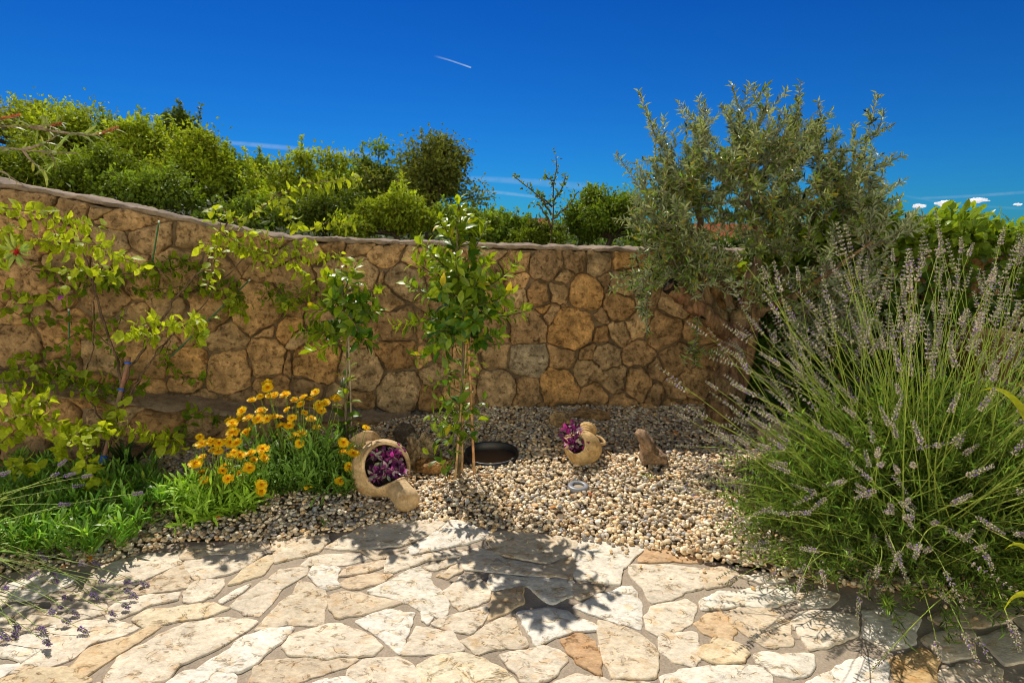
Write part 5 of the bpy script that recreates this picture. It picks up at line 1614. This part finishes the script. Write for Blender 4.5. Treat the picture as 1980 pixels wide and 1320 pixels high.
rock("rock", "pitted pale rock leaning behind the big amphora's right flank", bedpt(812, 908) + [0, .08, 0], (.19, .16, .27), 3, (.42, .33, .20), rough=.4, pits=.3)
rock("rock", "low rust brown rock on the gravel right of the big amphora", bedpt(832, 910) + [.02, .0, 0], (.24, .16, .11), 5, (.42, .24, .10), rot=.3)
rock("rock", "dark rounded rock in shade behind the big amphora", bedpt(775, 870) + [0, .15, 0], (.17, .14, .17), 9, (.22, .17, .12))
rock("boulder", "ochre boulder at the foot of the wall above the small amphora", bedpt(1085, 835) + [0, .12, 0], (.17, .13, .15), 12, (.45, .31, .16), cat="rock")
rock("boulder", "flat brown boulder at the wall foot right of the small amphora's mouth", bedpt(1145, 815) + [0, .08, 0], (.30, .12, .10), 14, (.42, .26, .12), cat="rock")
rock("boulder", "tan limestone chunk half hidden under the lavender beside the olive trunk", bedpt(1500, 850) + [0, 0, 0], (.26, .2, .17), 17, (.55, .44, .30), cat="rock")
# standing weathered rock: an upright horn with a sloping back
b = bedpt(1256, 893)
mb = MB()
prof = [(-.055, 0), (-.056, .03), (-.050, .07), (-.058, .105), (-.082, .128), (-.088, .150), (-.070, .168), (-.040, .172), (-.018, .150), (.004, .120), (.03, .092), (.058, .062), (.088, .042), (.098, .018), (.092, 0)]
P2 = smooth_path([(a_, 0, c_) for a_, c_ in prof], 70)
rings = []
for kk, (sc, yy) in enumerate([(.55, -.052), (.82, -.047), (.95, -.03), (1, -.01), (1, .012), (.92, .035), (.75, .05), (.45, .056)]):
    cen = np.array([-.012, 0, .06]); R3 = cen + (P2 - cen) * sc; R3[:, 1] = yy * (1 - .25 * (R3[:, 2] / .17))
    R3[:, 2] = np.maximum(R3[:, 2], -.01)
    nz_ = np.array([fbm(v * 22 + 3, 4) for v in R3]); nd_ = nrm(R3 - cen); rings.append(R3 + nd_ * nz_[:, None] * .016)
rg = np.array(rings); k, m = rg.shape[:2]
i = np.arange(k - 1)[:, None]; j = np.arange(m)[None]
q = np.stack([i * m + j, i * m + (j + 1) % m, (i + 1) * m + (j + 1) % m, (i + 1) * m + j], -1).reshape(-1, 4)
V = np.concatenate([rg.reshape(-1, 3), rg[0].mean(0)[None], rg[-1].mean(0)[None]])
jj = np.arange(m)
t1 = np.stack([np.full(m, k * m), (jj + 1) % m, jj], 1); t2 = np.stack([np.full(m, k * m + 1), (k - 1) * m + jj, (k - 1) * m + (jj + 1) % m], 1)
V = V * [1.1, 1.5, 1.25] + b
cc = np.array([fbm(v * 12, 3) for v in V])
mb.add(V, [q, t1, t2], np.clip(np.array((.36, .24, .15))[None] * (1 + .7 * cc[:, None]), .05, .9))
tag(mb.build("standing_rock", M['rock'], loc=b), "small upright weathered rock with a sloping back right of the small amphora", "rock")

# ------------------------------------------------------------------ sunken black pot ring
b = bedpt(950, 884)
ring = thing("sunken_pot", b, "black plastic pot sunk in the gravel right of the bamboo canes, holding brown water", "pot")
mb = MB(); rr = .165
a = np.linspace(0, 2 * np.pi, 64, endpoint=False)
secp = [(rr - .02, -.05), (rr - .014, -.01), (rr - .01, .028), (rr - .002, .034), (rr + .008, .030), (rr + .012, .0), (rr + .016, -.05)]
rg = np.array([[b + [math.cos(t_) * r_, math.sin(t_) * r_ * .82, z_ + .016 * math.sin(t_) + .008 * (math.sin(t_) > .2)] for t_ in a] for r_, z_ in secp])
i = np.arange(len(secp) - 1)[:, None]; j = np.arange(64)[None]
q = np.stack([i * 64 + j, i * 64 + (j + 1) % 64, (i + 1) * 64 + (j + 1) % 64, (i + 1) * 64 + j], -1).reshape(-1, 4)
mb.add(rg.reshape(-1, 3), [q], (.012, .012, .016)); mb.build("rim", M['plastic'], ring)
mb = MB(); Rd = np.concatenate([b[None] + [0, 0, .006], np.array([b + [math.cos(t_) * (rr - .012), math.sin(t_) * (rr - .012) * .82, .006] for t_ in a])])
jj = np.arange(64); mb.add(Rd, [np.stack([np.zeros(64, int), 1 + jj, 1 + (jj + 1) % 64], 1)], (.10, .055, .035)); mb.build("water", M['plastic'], ring)

# recessed spotlight
b = bedpt(1118, 944) + [0, 0, .012]
sp = thing("ground_spotlight", b, "round grey recessed ground light set in the gravel below the small amphora", "ground light")
def ringpart(nm, secp, col, mat, ns=40, fill=False):
    mb = MB(); a = np.linspace(0, 2 * np.pi, ns, endpoint=False)
    rg = np.array([[b + [math.cos(t_) * r_, math.sin(t_) * r_, z_] for t_ in a] for r_, z_ in secp])
    i = np.arange(len(secp) - 1)[:, None]; j = np.arange(ns)[None]
    q = np.stack([i * ns + j, i * ns + (j + 1) % ns, (i + 1) * ns + (j + 1) % ns, (i + 1) * ns + j], -1).reshape(-1, 4)
    fc = [q]; V = rg.reshape(-1, 3)
    if fill:
        V = np.concatenate([V, [b + [0, 0, secp[-1][1]]]]); jj = np.arange(ns); k0 = (len(secp) - 1) * ns
        fc.append(np.stack([k0 + jj, k0 + (jj + 1) % ns, np.full(ns, len(secp) * ns)], 1))
    mb.add(V, fc, col); mb.build(nm, M[mat], sp)
ringpart("bezel", [(.060, -.03), (.060, .006), (.057, .010), (.034, .011), (.032, .006), (.031, -.004)], (.22, .23, .26), 'plastic')
ringpart("lens", [(.0305, -.002), (.026, -.001), (.015, .001)], (.42, .33, .20), 'plastic', fill=True)

# fallen leaves and twigs
lb = LB(LEAF_B)
FLV = [((870, 930), (.55, .28, .05)), ((1140, 962), (.45, .12, .03)), ((1225, 902), (.6, .3, .06)), ((1078, 983), (.7, .3, .05)), ((170, 1083), (.6, .25, .03)), ((190, 1085), (.55, .2, .03)), ((1300, 838), (.8, .3, .05)), ((1530, 860), (.5, .2, .06)), ((1237, 813), (.5, .16, .04)), ((140, 1093), (.5, .14, .04))]
for (x_, y_), c in FLV:
    p = bedpt(x_, y_) + [0, 0, .014]
    o_ = MB(); d = rng.normal(0, 1, (1, 3)) * [1, 1, .15]
    leaves(o_, LEAF_B, p[None], d, np.array([[0, 0, 1.]]) + rng.normal(0, .2, (1, 3)), .05, .024, np.array([c]))
    o = o_.build("fallen_leaf", M['vine'], loc=p)
    side_ = "left of the frame under the succulents" if x_ < 300 else ""
    tag(o, "dry orange brown fallen leaf lying on the gravel or slabs", "leaf", "fallen leaves")
# dried fallen twigs
for k, (x0, y0_, x1, y1_) in enumerate([(905, 918, 930, 905), (1165, 870, 1190, 895)]):
    mb = MB(); a_ = bedpt(x0, y0_) + [0, 0, .015]; b_ = bedpt(x1, y1_) + [0, 0, .02]
    tube(mb, bez(a_, (a_ + b_) / 2 + [0, 0, .015], b_, 6), .003, 5, (.4, .28, .14)); o = mb.build("dry_twig", M['wood'], loc=a_)
    tag(o, ["thin dry twig lying beside the feet of the bamboo canes", "thin dry straw on the gravel right of the small amphora"][k], "twig")

# ------------------------------------------------------------------ yucca blades from outside the right edge
def blade(mb, p0, p1, p2, w, col, n=22):
    path = bez(p0, p1, p2, n); T = nrm(np.gradient(path, axis=0)); side_ = nrm(np.cross(T, np.array([0, -1.0, .35])))
    t = np.linspace(0, 1, n); ww = w * np.minimum(1, (1 - t) * 2.2 + .0) * (.55 + .45 * np.minimum(1, t * 4))
    up_ = np.cross(side_, T)
    V = np.stack([path - side_ * ww[:, None] / 2, path + up_ * (ww[:, None] * -.18), path + side_ * ww[:, None] / 2], 1).reshape(-1, 3)
    i = np.arange(n - 1)
    q = np.concatenate([np.stack([i * 3, i * 3 + 1, i * 3 + 4, i * 3 + 3], 1), np.stack([i * 3 + 1, i * 3 + 2, i * 3 + 5, i * 3 + 4], 1)])
    mb.add(V, [q], tintvar(col, len(V), .06, .02))
yb = np.array([1.62, 1.45, 0.0])
yuc = thing("palm_seedling", yb, "yellow green strap leaves reaching in from outside the right edge", "plant")
YC = (.42, .45, .02)
crown = yb + [0.05, 0, .25]
for tip, mid, w in [(at(1893, 757, 1.75), at(2030, 690, 1.6), .034), (at(1943, 1062, 1.55), at(2000, 1000, 1.5), .022), (at(1940, 1182, 1.5), at(1985, 1080, 1.48), .024), (at(2200, 600, 1.6), at(2150, 700, 1.55), .03), (at(2250, 900, 1.4), at(2150, 800, 1.45), .03), (at(1962, 735, 1.9), at(2060, 800, 1.7), .022)]:
    mb = MB(); blade(mb, crown, mid, tip, w, YC); mb.build("leaf_blade", M['vine'], yuc)
mb = MB(); tube(mb, np.array([yb + [0.05, 0, -.05], yb + [.05, 0, .12], crown]), [.03, .026, .02], 8, (.3, .25, .1)); mb.build("stem", M['bark'], yuc)

# tan flower pot glimpsed through the lavender at the right
pb = np.array([at(1905, 700, 3.1)[0], 3.1, 0.0])
pot = thing("garden_pot", pb, "tall ochre pot half hidden behind the lavender stalks at the right edge", "pot")
mb = MB(); a = np.linspace(0, 2 * np.pi, 48, endpoint=False)
secp = [(.10, 0), (.13, .2), (.155, .5), (.165, .70), (.185, .72), (.185, .78), (.165, .78), (.155, .70), (.0, .70)]
secp = [(r_ * .8, z_ * 1.18) for r_, z_ in secp]
rg = np.array([[pb + [math.cos(t_) * r_, math.sin(t_) * r_, z_] for t_ in a] for r_, z_ in secp])
i = np.arange(len(secp) - 1)[:, None]; j = np.arange(48)[None]
q = np.stack([i * 48 + j, i * 48 + (j + 1) % 48, (i + 1) * 48 + (j + 1) % 48, (i + 1) * 48 + j], -1).reshape(-1, 4)
mb.add(rg.reshape(-1, 3), [q], (.17, .115, .035)); mb.build("body", M['clay'], pot)

# ------------------------------------------------------------------ bottlebrush branches at the top left
bb = np.array([at(-330, 900, 2.6)[0], 2.6, 0.0])
bot = thing("bottlebrush_shrub", bb, "bottlebrush branches with narrow leaves and reddish seed spikes entering at the upper left", "shrub")
ms = MB(); lb = LB(LEAF_N); lr = LB(LEAF_S)
hub = at(-260, 420, 2.6)
tube(ms, smooth_path([bb, bb + [.03, 0, .6], hub], 14), np.linspace(.035, .018, 14), 8, (.2, .14, .1), wob=.08)
for pts, nl, red in [([(-260, 420), (-60, 250), (0, 245), (60, 245), (112, 256)], 34, None), ([(-260, 420), (-40, 240), (0, 231), (35, 226)], 6, (-5, 231, 38, 222)), ([(60, 246), (120, 256), (180, 260), (225, 247)], 16, (188, 260, 228, 246)),
                     ([(60, 245), (90, 244), (118, 238)], 10, (98, 243, 118, 238)), ([(-260, 420), (-40, 290), (0, 286), (44, 290), (100, 294), (150, 296)], 30, None), ([(44, 289), (70, 283), (95, 272), (110, 262)], 16, None), ([(44, 290), (60, 310), (85, 330)], 12, None),
                     ([(-260, 420), (-60, 340), (0, 332), (20, 342), (45, 358)], 18, None), ([(80, 292), (100, 302), (105, 315)], 12, None), ([(-260, 420), (-60, 470), (0, 475), (35, 485)], 20, None), ([(-260, 420), (-230, 300), (-200, 200)], 20, None)]:
    path = smooth_path([at(x_, y_, 2.6 if x_ < -200 else 2.35) for x_, y_ in pts], 22)
    tube(ms, path, np.linspace(.006, .0016, 22), 5, (.42, .33, .24))
    P, D, N = twig(path, nl, .6, .45, .0, jit=.3); ll = .062 * rng.uniform(.5, 1.15, nl)
    lb.add(P, D, N, ll, ll * .17, tintvar((.30, .36, .10), nl, .25))
    if red:
        p0, p1 = at(red[0], red[1], 2.35), at(red[2], red[3], 2.35)
        m = 130; t = rng.uniform(0, 1, m)[:, None]; P = p0 + (p1 - p0) * t
        D = rand_dirs(m); lr.add(P, D, rand_dirs(m), .0075, .005, tintvar((.50, .16, .06), m, .25))
ms.build("branches", M['bark'], bot); lb.mb().build("foliage", M['lav'], bot); lr.mb().build("seed_spikes", M['petal'], bot)
# red flower cluster with its leaves
fc = at(33, 487, 2.35); lb = LB(LEAF_S); m = 90
lb.add(np.repeat(fc[None], m, 0) + rng.normal(0, .006, (m, 3)), rand_dirs(m), rand_dirs(m), .02, .0035, tintvar((.55, .03, .04), m, .2))
fl = lb.mb().build("red_flower", M['petal'], bot); lb = LB(LEAF_N); m = 26
a = rng.uniform(0, 6.28, m); D = np.stack([np.cos(a), -.3 + 0 * a, np.sin(a)], 1)
lb.add(np.repeat(fc[None], m, 0) + D * .01, D, np.array([[0, -1, .2]] * m) + rng.normal(0, .3, (m, 3)), rng.uniform(.04, .075, m), .012, tintvar((.22, .30, .05), m, .2))
lb.mb().build("flower_leaves", M['lav'], bot)

# ------------------------------------------------------------------ houses with red roofs down the slope
def house(label, px0, px1, pyr, pye, Y, walls=(.6, .5, .38)):
    a = at(px0, pyr, Y); b = at(px1, pyr, Y); e = at(px0, pye, Y)
    zr, ze = a[2], e[2]; x0, x1 = a[0], b[0]; dpt = 5.0
    th = thing("house", ((x0 + x1) / 2, Y, -1), label, "house", "red roofed houses beyond the wall")
    nr = int((x1 - x0) / .22); nrow = 14
    mb = MB(); xs_ = np.linspace(x0, x1, nr * 6 + 1)
    cor = .05 * np.abs(np.sin((xs_ - x0) / .22 * np.pi))
    rows = []
    for k in range(nrow + 1):
        f_ = k / nrow
        for st_ in (0, 1):
            rows.append(np.stack([xs_, np.full_like(xs_, Y - 3 + 3 * f_), ze + (zr - ze) * f_ + cor + (.03 if st_ else 0)], 1))
    rows = np.array(rows); kk, m = rows.shape[:2]
    i = np.arange(kk - 1)[:, None]; j = np.arange(m - 1)[None]
    q = np.stack([i * m + j, i * m + j + 1, (i + 1) * m + j + 1, (i + 1) * m + j], -1).reshape(-1, 4)
    C = tintvar((.50, .17, .08), kk * m, .2); mb.add(rows.reshape(-1, 3), [q], C)
    V = np.array([[x0, Y, zr], [x1, Y, zr], [x1, Y + 3, ze], [x0, Y + 3, ze]]); mb.add(V, [np.array([[0, 1, 2, 3]])], (.5, .17, .08))
    rf = mb.build("roof", M['roof'], th)
    mb = MB(); tube(mb, np.array([[x0, Y, zr + .06], [x1, Y, zr + .06]]), .12, 8, (.5, .18, .09)); mb.build("ridge", M['roof'], rf)
    mb = MB(); bx(mb, x0 + .3, x1 - .3, Y - 2.7, Y + 2.7, -2, ze - .02, walls); mb.build("wall", M['mortar'], th)
    mb = MB(); cx = x0 + (x1 - x0) * .72; bx(mb, cx - .35, cx + .35, Y - .9, Y - .3, ze, zr + .5, walls); mb.build("chimney", M['mortar'], rf)
    for f_ in (.25, .6):
        cx = x0 + (x1 - x0) * f_; mb = MB(); bx(mb, cx - .5, cx + .5, Y - 2.74, Y - 2.69, ze - 1.9, ze - .6, (.08, .1, .12)); mb.build("window", M['plastic'], th)
def bx(mb, x0, x1, y0, y1, z0, z1, col):
    V = np.array([[x, y, z] for x in (x0, x1) for y in (y0, y1) for z in (z0, z1)], float)
    mb.add(V, [np.array([[0, 1, 3, 2], [4, 6, 7, 5], [0, 4, 5, 1], [2, 3, 7, 6], [0, 2, 6, 4], [1, 5, 7, 3]])], col)
house("low house whose red roof edge shows beside the thin sapling behind the wall", 1022, 1062, 424, 440, 34)
house("house with a red tiled roof glimpsed through the middle of the olive", 1225, 1460, 434, 468, 26)

# ------------------------------------------------------------------ clouds and contrails
def cloud_mat(name, alpha):
    m, nt, ns, ls = new_mat(name)
    out = node(ns, "ShaderNodeOutputMaterial"); at_ = node(ns, "ShaderNodeAttribute", attribute_name="tint")
    tr = node(ns, "ShaderNodeBsdfTransparent"); e = node(ns, "ShaderNodeEmission", Strength=.78); e.inputs[0].default_value = (.62, .82, 1, 1)
    tc = node(ns, "ShaderNodeTexCoord"); nz = node(ns, "ShaderNodeTexNoise", Scale=.02, Detail=4.0); ls.new(tc.outputs["Object"], nz.inputs["Vector"])
    sp_ = node(ns, "ShaderNodeSeparateColor"); ls.new(at_.outputs["Color"], sp_.inputs[0])
    mu = node(ns, "ShaderNodeMath", operation='MULTIPLY'); ls.new(sp_.outputs[0], mu.inputs[0])
    rp = ramp(ns, [(.3, (.55,) * 3), (.6, (1,) * 3)]); ls.new(nz.outputs["Fac"], rp.inputs[0]); ls.new(rp.outputs[0], mu.inputs[1])
    m2_ = node(ns, "ShaderNodeMath", operation='MULTIPLY'); m2_.inputs[1].default_value = alpha; ls.new(mu.outputs[0], m2_.inputs[0])
    mx = node(ns, "ShaderNodeMixShader"); ls.new(m2_.outputs[0], mx.inputs[0]); ls.new(tr.outputs[0], mx.inputs[1]); ls.new(e.outputs[0], mx.inputs[2]); ls.new(mx.outputs[0], out.inputs[0])
    return m
CT = cloud_mat("contrail_vapour", .75)
YF = 3000.0
def contrail(label, pts, w, a0, a1, soft=True):
    n = 40; c = smooth_path([at(x_, y_, YF) for x_, y_ in pts], n)
    k = 7; off = np.linspace(-1, 1, k); ww = np.interp(np.linspace(0, 1, n), np.linspace(0, 1, len(w)), w) / F * YF * .5
    T = nrm(np.gradient(c, axis=0)); S_ = nrm(np.cross(T, np.array([0, 1., 0])))
    V = c[:, None] + S_[:, None] * (off[None, :, None] * ww[:, None, None])
    al = np.linspace(a0, a1, n)[:, None] * (1 - off[None] ** 2) * np.minimum(1, np.minimum(np.linspace(0, 6, n), np.linspace(6, 0, n) + (1 if a1 > .7 else 0)))[:, None]
    i = np.arange(n - 1)[:, None]; j = np.arange(k - 1)[None]
    q = np.stack([i * k + j, i * k + j + 1, (i + 1) * k + j + 1, (i + 1) * k + j], -1).reshape(-1, 4)
    mb = MB(); C = np.repeat(al.reshape(-1, 1), 3, 1); mb.add(V.reshape(-1, 3), [q], C)
    o = mb.build("contrail", CT, loc=c[0]); tag(o, label, "contrail"); return o
contrail("short sharp white contrail high in the middle of the sky", [(838, 108), (870, 117), (911, 131)], [5, 3.5, 3.5], .12, .95)
contrail("long soft contrail crossing behind the left treetops", [(395, 272), (500, 281), (620, 292), (760, 304)], [8, 10, 11, 12], .35, .38)
contrail("faint thin contrail just under the long soft one on the left", [(510, 305), (600, 313), (700, 325)], [4, 4, 5], .12, .14)
contrail("wide faint contrail between the dome tree and the thin sapling", [(880, 344), (1000, 350), (1180, 365)], [10, 14, 18], .28, .22)
contrail("narrow bright wisp below the wide faint contrail, centre right", [(890, 370), (960, 372), (1060, 384)], [5, 8, 6], .35, .3)
contrail("thin flat streak of vapour above the small clouds at far right", [(1760, 384), (1860, 380), (2010, 370)], [5, 7, 7], .2, .25)
contrail("faint rising streak low over the laurel hedge at far right", [(1730, 375), (1850, 395), (2010, 405)], [5, 5, 6], .12, .12)

def puffmat():
    m, nt, ns, ls = new_mat("cloud")
    out = node(ns, "ShaderNodeOutputMaterial"); d = node(ns, "ShaderNodeBsdfDiffuse"); d.inputs[0].default_value = (.9, .86, .88, 1)
    e = node(ns, "ShaderNodeEmission", Strength=.30); e.inputs[0].default_value = (.65, .8, 1, 1)
    ad = node(ns, "ShaderNodeAddShader"); ls.new(d.outputs[0], ad.inputs[0]); ls.new(e.outputs[0], ad.inputs[1])
    lw = node(ns, "ShaderNodeLayerWeight", Blend=.25); rp = ramp(ns, [(.02, (.9, .9, .9)), (.6, (0, 0, 0))]); ls.new(lw.outputs["Facing"], rp.inputs[0])
    tr = node(ns, "ShaderNodeBsdfTransparent"); mx = node(ns, "ShaderNodeMixShader"); ls.new(rp.outputs[0], mx.inputs[0]); ls.new(tr.outputs[0], mx.inputs[1]); ls.new(ad.outputs[0], mx.inputs[2])
    ls.new(mx.outputs[0], out.inputs[0]); return m
PM = puffmat()
for x_, y_, w_, h_, lab in [(1776, 399, 32, 9, "small white cloud furthest left of the three low over the hedge"), (1826, 394, 46, 13, "small white cloud in the middle, just above the hedge"), (1893, 388, 44, 10, "flat white cloud highest of the small clouds at the right"), (1968, 396, 18, 6, "tiny faint cloud at the right edge over the hedge")]:
    c = at(x_, y_, 2500); s_ = 2500 / F; V, Fq = icos(3); mb = MB()
    for k in range(15):
        fx = random.uniform(-.4, .4); rr_ = (1 - abs(fx)) * random.uniform(.10, .2)
        d = np.array([fbm(v * 2 + k, 4) for v in V])
        mb.add(V * (1 + .35 * d[:, None]) * np.array([rr_ * w_ * s_ * 1.1, rr_ * w_ * s_ * 1.1, h_ * s_ * .40 * (1 - abs(fx) * 1.3) * random.uniform(.6, 1.2)]) + c + [fx * w_ * s_ * .95, 0, random.uniform(-.1, .22) * h_ * s_], [Fq], (.9, .9, .9))
    tag(mb.build("cloud", PM, loc=c), lab, "cloud")
